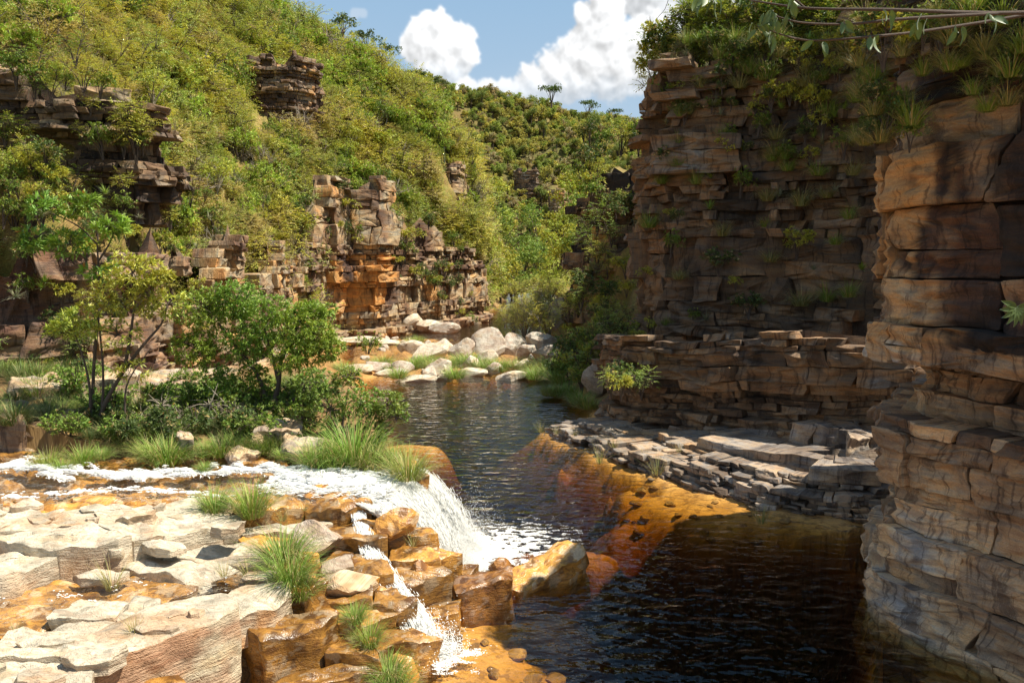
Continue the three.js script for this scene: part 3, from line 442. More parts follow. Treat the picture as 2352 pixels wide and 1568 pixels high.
// near wall
const nearOff = (b, a) => lerpTable([[-1, 0.22], [0.2, 0.18], [1.4, -0.05], [2.1, -0.3], [2.5, -0.25], [2.9, 0.0], [3.85, 0.05], [3.95, -0.1], [4.05, -0.75], [5.05, -0.8], [5.15, 0.1], [5.5, 0.35], [5.9, 0.1], [7.2, 0.12], [8.8, 0.3], [9.1, 0.05], [9.8, -0.1], [11, 0.05], [14, -0.1]], b) + 0.30 * fbm2(a * 0.4 + 3, b * 0.6, 3);
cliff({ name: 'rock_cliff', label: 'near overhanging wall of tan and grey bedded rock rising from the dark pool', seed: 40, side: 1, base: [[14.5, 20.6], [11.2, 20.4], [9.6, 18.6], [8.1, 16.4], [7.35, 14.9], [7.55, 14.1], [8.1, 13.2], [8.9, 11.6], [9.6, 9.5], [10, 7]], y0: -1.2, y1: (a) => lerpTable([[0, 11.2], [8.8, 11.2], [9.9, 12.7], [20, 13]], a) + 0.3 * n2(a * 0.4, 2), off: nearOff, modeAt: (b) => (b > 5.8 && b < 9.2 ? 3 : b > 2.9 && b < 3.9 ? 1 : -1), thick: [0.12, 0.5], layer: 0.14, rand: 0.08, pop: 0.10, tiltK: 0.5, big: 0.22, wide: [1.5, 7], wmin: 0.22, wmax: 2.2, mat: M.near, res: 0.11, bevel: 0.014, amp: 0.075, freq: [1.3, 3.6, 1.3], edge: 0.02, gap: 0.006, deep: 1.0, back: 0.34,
  col: (() => { const lo = wallCol(nearPal, 0.8, 1.12), tan = wallCol([[0, [0.42, 0.27, 0.14]], [0.5, [0.60, 0.39, 0.20]], [1, [0.56, 0.42, 0.27]]], 0.9, 1.05), dk = wallCol([[0, [0.02, 0.014, 0.012]], [0.5, [0.045, 0.03, 0.025]], [0.8, [0.10, 0.055, 0.04]], [1, [0.36, 0.27, 0.19]]]); return (w, k) => { if (w[1] < 5.5) return lo(w, k); const e = sstep(7.3, 7.6, w[0] + 0.35 * clamp(w[1] - 9, 0, 2) + 0.22 * n3(w[0] * 2, w[1] * 0.7, w[2] * 2)); return mix3(tan(w, k), dk(w, k), e); }; })() });  // dk: streaky varnish, with shade from trees above also put into its colour
// stepped ledges running out into the pool below the shaded cliff: three long courses
{
  const g = top(new THREE.Group(), 'rock_ledge', 'stepped grey ledges running into the pool below the shaded cliff', 'ledge', null, 'structure');
  const edge = [[5.2, 34.4], [3.6, 33.2], [2.2, 32.4], [1.35, 31.5], [2.1, 30.2], [3.5, 27.4], [5.1, 24.2], [6.5, 22.4], [8.0, 20.9], [9.3, 20.2], [10.6, 20.3], [12.2, 20.6]];
  const col = wallCol([[0, [0.14, 0.12, 0.11]], [0.4, [0.30, 0.28, 0.27]], [0.7, [0.44, 0.41, 0.38]], [1, [0.48, 0.36, 0.24]]], 0.8, 1.15);
  const course = (k, ins, y0, y1, seed, from) => cliff({ parent: g, seed, side: 1, base: edge.map(([x, d], i) => [x + ins * (i < 3 ? 0.9 : 0.85), d + ins * (i < 3 ? -0.2 : i > 8 ? 0.9 : 0.55)]).slice(from), y0, y1: (a) => y1(a) + 0.07 * n2(a * 0.7, seed), off: (b, a) => 0.5 * fbm2(a * 0.4 + seed, b * 0.6, 3) - 0.12 * (b - y0), thick: [0.12, 0.42], layer: 0.16, rand: 0.12, gap: 0.006, wmin: 0.3, wmax: 2.2, wide: [2, 6], mat: M.wall, res: 0.16, deep: 2.4, back: 0.6, bevel: 0.035, amp: 0.06, edge: 0.06, col });
  course(0, 0, -0.6, (a) => 0.24 + 0.035 * clamp(a - 7, 0, 12), 191, 0); course(1, 0.75, -0.1, (a) => 0.42 + 0.055 * clamp(a - 3, 0, 12), 192, 4); course(2, 1.5, 0, (a) => 0.55 + 0.085 * clamp(a - 3, 0, 12), 193, 4); course(3, 2.3, 0, (a) => 0.7 + 0.115 * clamp(a - 2, 0, 12), 194, 5); course(4, 3.2, 0.2, (a) => 0.9 + 0.14 * clamp(a - 2, 0, 12), 195, 5);
}
// ---------------------------------------------------------------- rock shelf of the near bank: slabs, blocks and steps
// [label of use, outline in metres (x, d), height, wet]
const inPoly = (x, y, p) => { let c = false; for (let i = 0, j = p.length - 1; i < p.length; j = i++) if ((p[i][1] > y) !== (p[j][1] > y) && x < (p[j][0] - p[i][0]) * (y - p[i][1]) / (p[j][1] - p[i][1]) + p[i][0]) c = !c; return c; };
const lipX = (d) => lerpTable([[15.6, -3.3], [16.3, -3.0], [17, -2.75], [18, -2.5], [18.8, -2.4]], d);
const chan = (x) => lerpTable([[-12, 11.2], [-8.2, 11.9], [-6.5, 12.5], [-5.2, 12.95], [-4.2, 13.1], [-3.6, 13.2]], x); // middle of the lower channel
const chanW = (x) => lerpTable([[-12, 0.8], [-8, 0.72], [-6, 0.62], [-5, 0.42], [-4, 0.3]], x);
const brow = (x) => lerpTable([[-9, 8], [-5.9, 9.9], [-5.2, 10.6], [-4.4, 11.6], [-3.9, 12.3], [-3.5, 12.9]], x); // front edge of the lower shelf
function shelfTop(x, d) { // [height, wetness 0..1, size class]
  if (d > shelfNear(x)) { // upper stream bed
    if (x > lipX(d)) { const t = x - lipX(d); return [1.6 - 2.1 * t, 1]; }
    const edge = Math.min(d - shelfNear(x), shelfFar(x) - d); return [1.78 + (edge < 0.35 ? 0.12 : 0) + 0.12 * n2(x * 0.9, d * 1.3), 1];
  }
  if (x > -3.35 && d > 13.6) { // rock island between the falls
    const q = lerpTable([[-3.3, 1.55], [-2.6, 1.62], [-2.1, 1.2], [-1.6, 0.75], [-1.1, 0.3]], x) - clamp(15.1 - d, 0, 2) * 0.42; return [q + 0.12 * n2(x * 2, d * 2), 0.8];
  }
  if (d > chan(x) + chanW(x) * 0.9) { // upper slab terrace
    if (x > -4.9) return [lerpTable([[13, 1.15], [13.6, 1.45], [14.6, 1.6], [15.8, 1.7]], d) - clamp(x + 4.1, 0, 1) * 0.5, clamp((x + 4.7) * 1.4)];
    const f = d - chan(x) - chanW(x); return [f < 0.45 + 0.3 * n2(x * 0.6, 1) ? 1.5 : f < 0.9 && n2(x * 0.5, 7) > 0 ? 1.72 : 1.95 - 0.02 * (d - 15), 0];
  }
  if (Math.abs(d - chan(x)) < chanW(x) * 0.95 && x < -3.4) return [1.33 + 0.05 * n2(x * 1.5, d * 2), 1];
  if (d > brow(x) && x < -3.6) return [1.47 - 0.02 * (x + 4) * 0 + 0.07 * n2(x * 0.9, d), x > -4.3 ? 0.3 : 0];
  if (x < -5.3 && d < brow(x)) return [1.05 - 0.3 * clamp(x + 6.3, 0, 1), 0];
  // steps down to the pool
  const t = x - lerpTable([[10, -5.1], [11.5, -4.4], [12.5, -3.7], [13.5, -3.4], [14.5, -3.3]], d) + 0.25 * n2(x * 1.3, d * 1.3) + clamp(11.6 - d, 0, 2) * 0.15;
  return [clamp(1.2 - 0.27 * Math.floor(t / 0.40) - 0.12 * n2(x * 2, d), -0.3, 1.2), 0.85 + 0.2 * n2(x, d * 1.4)];
}
const shelf = top(new THREE.Group(), 'rock_shelf', 'broad shelf of cream quartzite slabs and iron-stained steps beside the waterfall', 'rock shelf', null, 'structure');
{
  const r = rngOf(91), sites = [];
  for (let d = 8.4; d < 21; d += lerpTable([[8, 0.66], [13, 0.66], [15.5, 0.66], [20, 0.8]], d)) for (let x = -16.5; x < -0.4; x += (x > -4.4 && d < 16 ? rr(r, 0.42, 0.95) : d > 15.6 ? rr(r, 0.9, 2.0) : (r() < 0.25 ? rr(r, 0.4, 0.7) : rr(r, 1.2, 3.2)))) sites.push([x, d + (r() - 0.5) * 0.5]);
  const keep = ([x, d]) => x < lerpTable(XL, d) + 0.35 && d < shelfFar(x) + 0.5 && x > -15.5 && d > 8.6 && !(x > -5.9 && x < -3.9 && d > brow(x) - 0.15 && d < chan(x) - chanW(x) * 0.8) && x / d > -0.80;
  const cells = voronoi(sites, [-18, 2, 7.5, 22], 0.5);
  const list = []; cells.forEach((p, i) => { if (p.length > 2 && keep(sites[i])) { const [x, d] = sites[i], [y, wet] = shelfTop(x, d); list.push({ p, x, d, y: y + (r() - 0.5) * (wet > 0.6 ? 0.10 : 0.07), wet: clamp(wet + (r() - 0.5) * 0.3), s: r() * 60, br: r(), a: 0 }); } });
  const paleCol = (k) => (w, cap) => { const n = fbm3(w[0] * 0.5, w[1] * 0.8, w[2] * 0.5, 4), m = fbm3(w[0] * 1.4 + 5, w[1] * 2, w[2] * 1.4, 3); let c = mix3([0.60, 0.545, 0.455], [0.46, 0.345, 0.245], sstep(-0.1, 0.4, n + (k.br - 0.5) * 0.6)); c = mix3(c, [0.36, 0.34, 0.29], sstep(0.0, 0.4, m) * 0.75); if (!cap) c = mix3(c, [0.42, 0.31, 0.22], 0.4 * sstep(-0.3, 0.3, n)); return tone(c, mixn(0.9, 1.08, k.br)); };
  const wetCol = (k) => (w) => { const n = fbm3(w[0] * 0.8, w[1], w[2] * 0.8, 3); return tone(mix3([0.5, 0.47, 0.42], [0.95, 0.92, 0.85], sstep(-0.3, 0.4, n)), mixn(0.7, 1.1, k.br)); };
  list.sort((a, b) => a.d - b.d);
  const rest = { pale: [], wet: [] };
  list.forEach((k, i) => {
    const wet = k.wet > 0.5, near = k.d < 16, inStream = k.d > shelfNear(k.x);
    const g = blockGeo(shrink(k.p, wet ? 0.006 : 0.010 * (0.3 + k.br)), Math.min(-0.2, k.y - 1), k.y, FLAT, { res: near ? 0.09 : 0.18, bevel: inStream ? 0.07 : 0.022, amp: inStream ? 0.09 : 0.05, freq: [1.1, 1.1, 2.2], edge: 0.035, side: 0.06, facets: inStream || k.br > 0.4 ? 0 : 1, rows: near ? 6 : 3, seed: k.s, own: 0.05, round: 0.03, tilt: [0.08 * n2(k.x * 0.3, k.d * 0.5) + (k.br - 0.5) * 0.05, 0.04 + 0.10 * n2(k.x * 0.3 + 9, k.d * 0.6)], col: (wet ? wetCol : paleCol)(k) });
    if (i < 300) mesh(g, wet ? M.wet : M.pale, 'stone', shelf); else rest[wet ? 'wet' : 'pale'].push(g);
  });
  for (const k of ['pale', 'wet']) if (rest[k].length) { const m = mesh(mergeGeometries(rest[k]), M[k], 'stream_bed_stones', shelf); m.userData.kind = 'stuff'; }
  for (let i = 0; i < 60; i++) { // loose plates and chips lying on the shelf
    const x = rr(r, -11, -4.6), d = rr(r, 9.6, 15.3), [y, wet] = shelfTop(x, d); if (wet > 0.3 || x / d < -0.76) continue; const w = rr(r, 0.12, 0.5), dp = w * rr(r, 0.4, 0.8), an = rr(r, -0.3, 0.5), ca = Math.cos(an), sa = Math.sin(an), n = 5 + Math.floor(r() * 2), poly = [];
    for (let k = 0; k < n; k++) { const q = k / n * 6.283 + r() * 0.7, px = Math.cos(q) * w * rr(r, 0.8, 1.1), pd = Math.sin(q) * dp; poly.push([x + px * ca - pd * sa, d + px * sa + pd * ca]); }
    mesh(blockGeo(poly, y - 0.1, y + rr(r, 0.05, 0.13), FLAT, { res: 0.08, bevel: 0.015, amp: 0.05, edge: 0.03, side: 0.03, rows: 3, seed: r() * 50, tilt: [(r() - 0.5) * 0.16, (r() - 0.5) * 0.16], col: paleCol({ br: r() }) }), M.pale, 'stone', shelf);
  }
  // the big split block with the brown face, and its neighbour
  const face = (w) => { const n = fbm3(w[0] * 0.9, w[1] * 1.2, w[2] * 0.9, 4); return mix3([0.42, 0.26, 0.17], [0.56, 0.51, 0.40], sstep(-0.25, 0.35, n + (w[0] + 4.9) * 0.5)); };
  const topc = paleCol({ br: 0.6 });
  const addBig = (poly, y0, y1, seed, c, tilt) => mesh(blockGeo(poly, y0, y1, FLAT, { res: 0.09, bevel: 0.03, amp: 0.03, freq: [1, 1, 1], edge: 0.03, side: 0.03, lam: 0.3, rows: 12, facets: 2, seed, round: 0.06, tilt, col: c }), M.pale, 'stone', shelf);
  addBig([[-5.95, 9.75], [-5.3, 10.45], [-4.55, 11.35], [-4.35, 11.75], [-4.75, 12.2], [-5.5, 11.9], [-6.3, 11.2], [-6.5, 10.4]], 0.0, 1.52, 3, (w, cap) => (cap ? topc(w, true) : face(w)), [-0.02, 0.03]);
  addBig([[-4.55, 11.75], [-3.95, 12.1], [-3.72, 12.55], [-3.95, 12.85], [-4.6, 12.6], [-4.85, 12.2]], 0.75, 1.47, 5, (w, cap) => (cap ? topc(w, true) : mix3([0.55, 0.33, 0.17], [0.5, 0.42, 0.33], sstep(-0.3, 0.3, fbm3(w[0] * 2, w[1] * 2, w[2] * 2, 3)))), [0.02, 0.04]);
}
// ---------------------------------------------------------------- loose boulders
function boulderGeo(w, h, dp, seed, o = {}) { // an angular boulder cut by random planes
  const g = new THREE.IcosahedronGeometry(1, o.det ?? 5), p = g.attributes.position, r = rngOf(seed * 77 + 5), planes = [];
  for (let i = 0; i < (o.planes ?? 13); i++) { const v = new THREE.Vector3(r() - 0.5, (r() - 0.5) * 0.9, r() - 0.5).normalize(); planes.push([v, rr(r, 0.5, 0.8)]); }
  const v = new THREE.Vector3(), pos = [], uv = [], col = [];
  for (let i = 0; i < p.count; i++) {
    v.fromBufferAttribute(p, i).normalize(); let s = 1; for (const [n, k] of planes) { const q = v.dot(n); if (q > 0.05) s = Math.min(s, k / q); }
    v.multiplyScalar(s); const n = 1 + 0.035 * n3(v.x * 3 + seed, v.y * 3, v.z * 3) + 0.018 * n3(v.x * 9, v.y * 14, v.z * 9 + seed); v.multiplyScalar(n);
    pos.push(v.x * w / 2, v.y * h / 2, v.z * dp / 2); uv.push((v.x * w + v.z * dp * 0.6) / 2 + seed, (v.y * h + v.z * dp * 0.3) / 2); col.push(...(o.col ? o.col(v, seed) : [0.7, 0.66, 0.6]));
  }
  const b = new THREE.BufferGeometry(); b.setAttribute('position', new THREE.Float32BufferAttribute(pos, 3)); b.setAttribute('uv', new THREE.Float32BufferAttribute(uv, 2)); b.setAttribute('color', new THREE.Float32BufferAttribute(col, 3)); const c = mergeVertices(b, 1e-4); c.computeVertexNormals(); return toCreasedNormals(c, 0.42);
}
function boulder(label, p, w, h, dp, turn, seed, mat = M.pale, col, group, roll = 0, det = 5) {
  const o = mesh(boulderGeo(w, h, dp, seed, { col, det }), mat); top(o, 'boulder', label, 'boulder', group); o.position.copy(p); o.rotation.set(roll, turn, roll * 0.6); return o;
}
const at = (x, y, d) => new THREE.Vector3(x, y, -d);
const greyB = (v, s) => mix3([0.50, 0.47, 0.43], [0.40, 0.32, 0.27], sstep(-0.2, 0.5, n3(v.x * 1.6 + s, v.y * 2, v.z * 1.6))), whiteB = (v, s) => mix3([0.60, 0.55, 0.48], [0.52, 0.42, 0.32], sstep(0, 0.6, n3(v.x * 1.2 + s, v.y * 2, v.z * 1.2))), wetB = (v, s) => [0.95, 0.9, 0.8], darkB = (v, s) => mix3([0.30, 0.25, 0.21], [0.42, 0.36, 0.30], 0.5 + 0.5 * n3(v.x * 2, v.y * 2, v.z * 2 + s));
// the two rocks in the pool below the falls, and those about the steps
{ // tilted golden block
  const g = blockGeo([[-1.0, -0.32], [0.95, -0.42], [1.05, 0.25], [0.6, 0.42], [-0.95, 0.38]], -0.8, 0.30, FLAT, { res: 0.09, bevel: 0.05, amp: 0.07, edge: 0.07, side: 0.08, rows: 8, seed: 12, tilt: [0.10, 0.12], round: 0.1, col: (w, cap) => (cap ? [1, 0.98, 0.9] : [0.9, 0.75, 0.6]) });
  const o = top(mesh(g, M.wet), 'boulder', 'golden tilted block lying alone in the pool by the waterfall', 'boulder'); o.position.copy(at(0.72, 0.1, 16.3)); o.rotation.set(0.05, 0.62, 0.12);
  const g2 = blockGeo([[-0.72, -0.3], [0.5, -0.36], [0.62, 0.1], [0.55, 0.34], [-0.65, 0.3]], -1.0, 0.28, FLAT, { res: 0.09, bevel: 0.06, amp: 0.06, edge: 0.06, side: 0.06, rows: 8, seed: 31, tilt: [0.05, 0.02], round: 0.08, col: () => [0.42, 0.36, 0.36] });
  const o2 = top(mesh(g2, M.wet), 'boulder', 'dark brown squared block between the two falls at the pool edge', 'boulder'); o2.position.copy(at(-0.55, 0.32, 15.1)); o2.rotation.y = 0.42;
  boulder('small dark rounded rock sitting on the squared block by the falls', at(-0.25, 0.62, 15.5), 0.55, 0.4, 0.5, 0.3, 4, M.wet, () => [0.5, 0.42, 0.42]);
}
boulder('big mottled grey boulder beside the long grass on the shelf', at(-3.85, 1.55, 14.55), 1.35, 0.85, 0.95, 0.35, 21, M.pale, (v) => mix3([0.56, 0.50, 0.43], [0.38, 0.31, 0.27], sstep(-0.3, 0.3, n3(v.x * 1.5, v.y * 1.5, v.z * 1.5 + 3))));
boulder('rounded brown boulder below the mottled grey one', at(-3.3, 1.18, 14.1), 0.8, 0.5, 0.6, 0.9, 22, M.pale, darkB);
boulder('cream flat-topped boulder over the wet orange steps', at(-2.9, 0.98, 13.75), 1.25, 0.66, 0.8, 0.1, 23, M.pale, (v) => mix3([0.62, 0.52, 0.40], [0.50, 0.36, 0.23], sstep(-0.3, 0.3, n3(v.x * 1.4, v.y * 1.4, v.z * 1.4 + 8))));
boulder('golden knob of rock at the head of the narrow chute', at(-2.35, 1.55, 15.4), 1.05, 0.75, 0.8, 0.5, 24, M.wet, wetB);
boulder('wet orange boulder beside the narrow chute', at(-2.5, 0.62, 13.75), 0.75, 0.9, 0.6, 0.2, 25, M.wet, wetB);
boulder('dark wet block on the rock island between the falls', at(-1.75, 0.72, 14.75), 1.0, 0.8, 0.8, 0.7, 26, M.wet, () => [0.62, 0.5, 0.42]);
boulder('golden block with cracked top at the foot of the chute', at(-1.95, 0.08, 12.55), 1.0, 0.85, 0.7, 0.5, 27, M.wet, wetB);
boulder('white rock on the lip of the lower channel', at(-4.35, 1.5, 12.95), 0.75, 0.28, 0.42, 0.3, 28, M.pale, whiteB);
boulder('wet brown rock under the grass at the pool side of the fall', at(-2.45, 0.9, 19.6), 1.3, 1.5, 1.4, 0.4, 32, M.wet, () => [0.6, 0.56, 0.5]);
boulder('mossy rock at the pool edge below the sprawling shrub', at(-3.0, 0.7, 21.2), 1.5, 1.6, 1.6, 1.0, 33, M.pale, darkB);
boulder('orange boulder washed by the upper stream', at(-8.9, 1.85, 15.9), 1.5, 0.45, 0.7, 0.1, 29, M.wet, wetB);
boulder('orange slab in the stream above the fall lip', at(-4.2, 1.9, 16.6), 1.3, 0.3, 0.7, 0.2, 30, M.wet, wetB);
{ // ledge rocks of the far bank of the rapids
  const r = rngOf(66), add = (label, pts, y0, y1, seed, c) => { const p = pts.map(([px, row]) => { const q = PY(px, row, y1); return [q.x, -q.z]; }); top(mesh(blockGeo(p, y0, y1, FLAT, { res: 0.14, bevel: 0.06, amp: 0.10, edge: 0.12, side: 0.12, rows: 6, seed, tilt: [0.01, 0.02], round: 0.05, col: c }), M.wall), 'bank_rock', label, 'rock', 'ledge rocks of the bank'); };
  const pl = (w) => mix3([0.40, 0.33, 0.26], [0.66, 0.58, 0.46], sstep(-0.3, 0.3, fbm3(w[0], w[1] * 2, w[2], 3))), dk = (w) => mix3([0.14, 0.10, 0.08], [0.30, 0.24, 0.18], sstep(-0.3, 0.4, fbm3(w[0], w[1] * 2, w[2], 3)));
  add('long pale flat ledge behind the slender tree', [[20, 885], [300, 868], [330, 850], [30, 862]], 2, 3.35, 3, pl); add('pale flat ledge stepping toward the round tree', [[320, 880], [520, 868], [520, 848], [340, 852]], 1.8, 3.0, 5, pl);
  add('lichened dark block at the stream side beneath the saplings', [[60, 965], [185, 960], [190, 940], [70, 945]], 1.6, 2.75, 7, dk); add('dark wet rock at the end of the stream bank', [[-120, 950], [55, 960], [60, 925], [-120, 915]], 1.6, 2.9, 9, dk);
  add('grey rock under the round tree trunk', [[575, 990], [690, 985], [700, 965], [590, 965]], 1.7, 2.55, 11, pl); add('flat grey slab beside the rapids grass', [[520, 1048], [600, 1040], [600, 1026], [525, 1030]], 1.6, 2.15, 13, pl); add('pale lump of rock between the grass clumps', [[410, 1010], [440, 1008], [438, 990], [408, 992]], 1.8, 2.5, 15, pl); add('brown rock shelf under the sprawling shrub', [[640, 1025], [740, 1030], [745, 1008], [650, 1002]], 1.6, 2.35, 17, pl);
}
// boulders of the bar upstream (place, size)
const bar = [
  ['large pale pyramid boulder on top of the boulder pile', 1130, 800, 0.6, 3.5, 2.7, 2.6, 0.2, 41, greyB], ['grey blunt boulder leaning behind the pale pyramid', 1175, 795, 0.7, 3.0, 2.2, 2.2, 0.8, 42, greyB],
  ['flat-topped cream boulder with a sunlit face in the pile', 985, 815, 0.5, 3.2, 1.6, 2.4, 0.3, 43, whiteB], ['cream slanted boulder at the edge of the upper water', 1020, 800, 0.5, 2.2, 1.6, 1.8, 1.1, 44, whiteB],
  ['white slab tipped toward the pool grasses', 1005, 850, 0.35, 2.6, 1.3, 1.6, -0.3, 45, whiteB], ['brown-veined boulder in the middle of the pile', 1060, 810, 0.5, 2.4, 1.9, 2.0, 0.6, 46, greyB],
  ['pinkish boulder under the pale pyramid', 1115, 828, 0.4, 1.9, 1.4, 1.5, 0.9, 47, whiteB], ['small pointed white stone under the pale pyramid', 1085, 835, 0.4, 1.3, 1.2, 1.0, 0.2, 48, whiteB],
  ['long white boulder behind the cream one', 950, 805, 0.45, 2.8, 1.4, 1.8, 0.4, 49, whiteB], ['broad flat cream rock at the water edge', 1172, 868, 0.08, 2.5, 0.75, 1.3, 0.05, 50, whiteB],
  ['cream rock with a dark undercut at the water edge', 1088, 858, 0.1, 1.8, 0.7, 1.1, -0.1, 51, whiteB], ['low pink sloping rock dipping into the pool', 962, 873, 0.0, 2.6, 0.8, 1.2, 0.2, 52, whiteB],
  ['blue-grey pointed rock beside the pink one', 990, 862, 0.1, 1.7, 1.1, 1.1, 0.7, 53, greyB], ['small orange-pink cobble between grasses', 1022, 866, 0.1, 1.0, 0.6, 0.7, 0.3, 54, whiteB],
  ['grey leaning rock at the far bank water line', 920, 850, 0.2, 1.8, 1.0, 1.2, 0.5, 55, greyB], ['flat pink cobble by the orange shallows', 880, 858, 0.1, 1.6, 0.5, 0.9, 0.2, 56, whiteB],
  ['pale blocky rock behind the water-edge grass', 1135, 848, 0.3, 1.5, 0.9, 1.0, 0.4, 57, greyB], ['cream stone among grass near the scrub bank', 1200, 840, 0.4, 1.5, 0.8, 1.0, 0.9, 58, whiteB],
  ['grey split rock under the leaning shrub', 865, 845, 0.3, 2.0, 0.9, 1.3, 0.1, 59, greyB], ['low cream slab by the leafy bank', 820, 850, 0.3, 2.6, 0.6, 1.4, 0.1, 60, whiteB],
  ['broken pale rock at the scrub bank', 1215, 805, 0.8, 2.6, 1.3, 1.8, 0.5, 61, greyB], ['stacked pale rock below the dark layered cliff', 1250, 790, 1.2, 3.2, 1.6, 2.2, 0.2, 62, greyB], ['pale ledge rock beside the leaning dark block', 1268, 812, 0.9, 2.8, 1.1, 1.6, 0.4, 63, greyB],
  ['long cream slab by the ochre cliff foot', 850, 785, 0.45, 6.5, 1.0, 3.0, 0.1, 64, whiteB], ['pale block at the end of the sunlit cliff', 985, 752, 0.6, 3.6, 1.3, 2, 0.5, 65, whiteB], ['second pale block at the cliff water line', 1020, 757, 0.5, 3.2, 1.2, 1.8, 0.3, 66, greyB], ['stepped cream rock under the sunlit cliff', 955, 745, 0.9, 3.0, 1.8, 2.2, 0.9, 67, whiteB],
  ['dark leaning block above the scrub bank', 1290, 730, 2.2, 2.6, 3.2, 2.2, 0.5, 68, darkB], ['rounded dark stack at the pool corner', 1372, 870, 1.2, 1.9, 2.0, 1.6, 0.3, 69, darkB], ['low stone under the dark stack', 1395, 945, 0.3, 1.4, 0.8, 1.1, 0.6, 70, darkB],
];
for (const [label, px, row, y, w, h, dp, turn, seed, c] of bar) { const p = PY(px, row, y), big = Math.abs(p.z) > 36; const k = -p.z > 44 && w < 6 ? 1.1 : 1; boulder(label, p, w * k, h * k * 1.1, dp * k, turn, seed, M.pale, c, 'boulders of the bar upstream', 0.12 * n2(seed, 1), big ? 4 : 5); }
{ // cobbles of the bar
  const r = rngOf(202), protos = [0, 1, 2, 3].map((i) => boulderGeo(1, 0.7, 0.8, 300 + i, { col: i % 2 ? greyB : whiteB, det: 2, planes: 7 }));
  for (let i = 0; i < 90; i++) { const px = rr(r, 800, 1240), row = rr(r, 772, 872), y = 0.2, p = PY(px, row, y), d = -p.z; p.y = bed(p.x, d) + 0.05; if (p.y > 1.6) continue; const s = rr(r, 0.25, 0.9) * (d / 55); const o = top(mesh(protos[i % 4], M.pale), 'cobble', 'pale loose cobble among the boulders and grasses of the bar', 'stone', 'cobbles of the boulder bar'); o.position.copy(p); o.scale.setScalar(s); o.rotation.set(r() * 0.4, r() * 6.3, r() * 0.4); }
}
{ // flat stones on the shallow golden bed
  const r = rngOf(212), protos = [0, 1, 2].map((i) => boulderGeo(1, 0.45, 0.75, 320 + i, { col: (v, q) => mix3([0.34, 0.24, 0.13], [0.56, 0.42, 0.25], 0.5 + 0.5 * n3(v.x + q, v.y, v.z)), det: 2, planes: 7 }));
  for (let i = 0, n = 0; i < 900 && n < 90; i++) { const far = i % 2, x = far ? rr(r, 1.5, 7.6) : rr(r, -1.8, 3), d = far ? rr(r, 20, 25) : rr(r, 10.6, 14.5), y = bed(x, d), l = lerpTable(XL, d), e = lerpTable(XR, d); if (x < l + 0.2 || x > e - 0.1 || y < -1.1) continue; n++; const o = top(mesh(protos[n % 3], M.sand), 'bed_stone', 'flat brown stone lying on the shallow golden pool bed', 'stone', 'stones on the shallow pool bed'); o.position.set(x, y + 0.02, -d); o.scale.setScalar(rr(r, 0.12, 0.5)); o.rotation.y = r() * 6; }
}
// far river bank rocks
for (const [label, px, row, y, w, h, seed] of [['pale rock ledge across the far river', 1185, 668, 1.2, 12, 1.5, 81], ['long pale far ledge below the woods', 1240, 655, 1.6, 15, 1.6, 82], ['grey far rock by the river bend', 1150, 655, 1.8, 8, 2.2, 83], ['dark rocks under the woods at the river bend', 1225, 640, 2.6, 11, 3.2, 84]]) { const p = PY(px, row, y); boulder(label, p, w, h, 5, 0.1, seed, M.far, seed === 84 ? darkB : greyB, 'rocks of the far river bend', 0, 4); }

// ---------------------------------------------------------------- water
{
  const plane = (x0, x1, d0, d1, y, step) => { const nx = Math.ceil((x1 - x0) / step), nd = Math.ceil((d1 - d0) / step), pos = [], uv = [], idx = []; for (let j = 0; j <= nd; j++) for (let i = 0; i <= nx; i++) { const x = mixn(x0, x1, i / nx), d = mixn(d0, d1, j / nd); pos.push(x, y + 0.012 * n2(x * 0.8, d * 1.1) + 0.006 * n2(x * 2.1, d * 2.9), -d); uv.push(x, d); } for (let j = 0; j < nd; j++) for (let i = 0; i < nx; i++) { const a = j * (nx + 1) + i; idx.push(a, a + 1, a + nx + 2, a, a + nx + 2, a + nx + 1); } return geom(pos, idx, { uv }); };
  const pool = top(new THREE.Group(), 'river_water', 'dark tea-brown pool reflecting sky between the cliffs', 'water', null, 'structure');
  mesh(plane(-12, 20, 4, 49, 0, 0.3), M.surface, 'water_surface', pool);
  const bx = (x0, x1, y0, y1, d0, d1) => { const g = new THREE.BoxGeometry(x1 - x0, y1 - y0, d1 - d0); g.translate((x0 + x1) / 2, (y0 + y1) / 2, -(d0 + d1) / 2); return g; };
  mesh(bx(-12, 20, -5, -0.03, 4, 49), M.body, 'water_body', pool);
  const up = top(new THREE.Group(), 'river_water', 'still upstream water behind the boulder bar', 'water', null, 'structure');
  mesh(plane(-16, 10, 49.2, 165, 0.22, 0.8), M.surface, 'water_surface', up);
  mesh(bx(-16, 10, -3, 0.19, 49.2, 165), M.body, 'water_body', up);
}
// sheets of shallow water over the shelf
function ribbon(path, name, y, n = 40, m = 10) { // path of [x, d, halfwidth, y]
  const pos = [], uv = [], idx = [];
  const q = (t) => { const x = t * (path.length - 1), i = Math.min(path.length - 2, Math.floor(x)), f = x - i; return path[i].map((a, k) => mixn(a, path[i + 1][k], f)); };
  for (let i = 0; i <= n; i++) { const a = q(i / n), b = q(Math.min(1, i / n + 0.01)), c = q(Math.max(0, i / n - 0.01)), tx = b[0] - c[0], td = b[1] - c[1], L = Math.hypot(tx, td) || 1; for (let j = 0; j <= m; j++) { const s = (j / m - 0.5) * 2 * a[2], x = a[0] - td / L * s, d = a[1] + tx / L * s; pos.push(x, a[3] + 0.03 * fbm2(x * 1.5, d * 2.5, 3), -d); uv.push(x, d); } }
  for (let i = 0; i < n; i++) for (let j = 0; j < m; j++) { const a = i * (m + 1) + j, b = a + m + 1; idx.push(a, b, b + 1, a, b + 1, a + 1); }
  return geom(pos, idx, { uv });
}
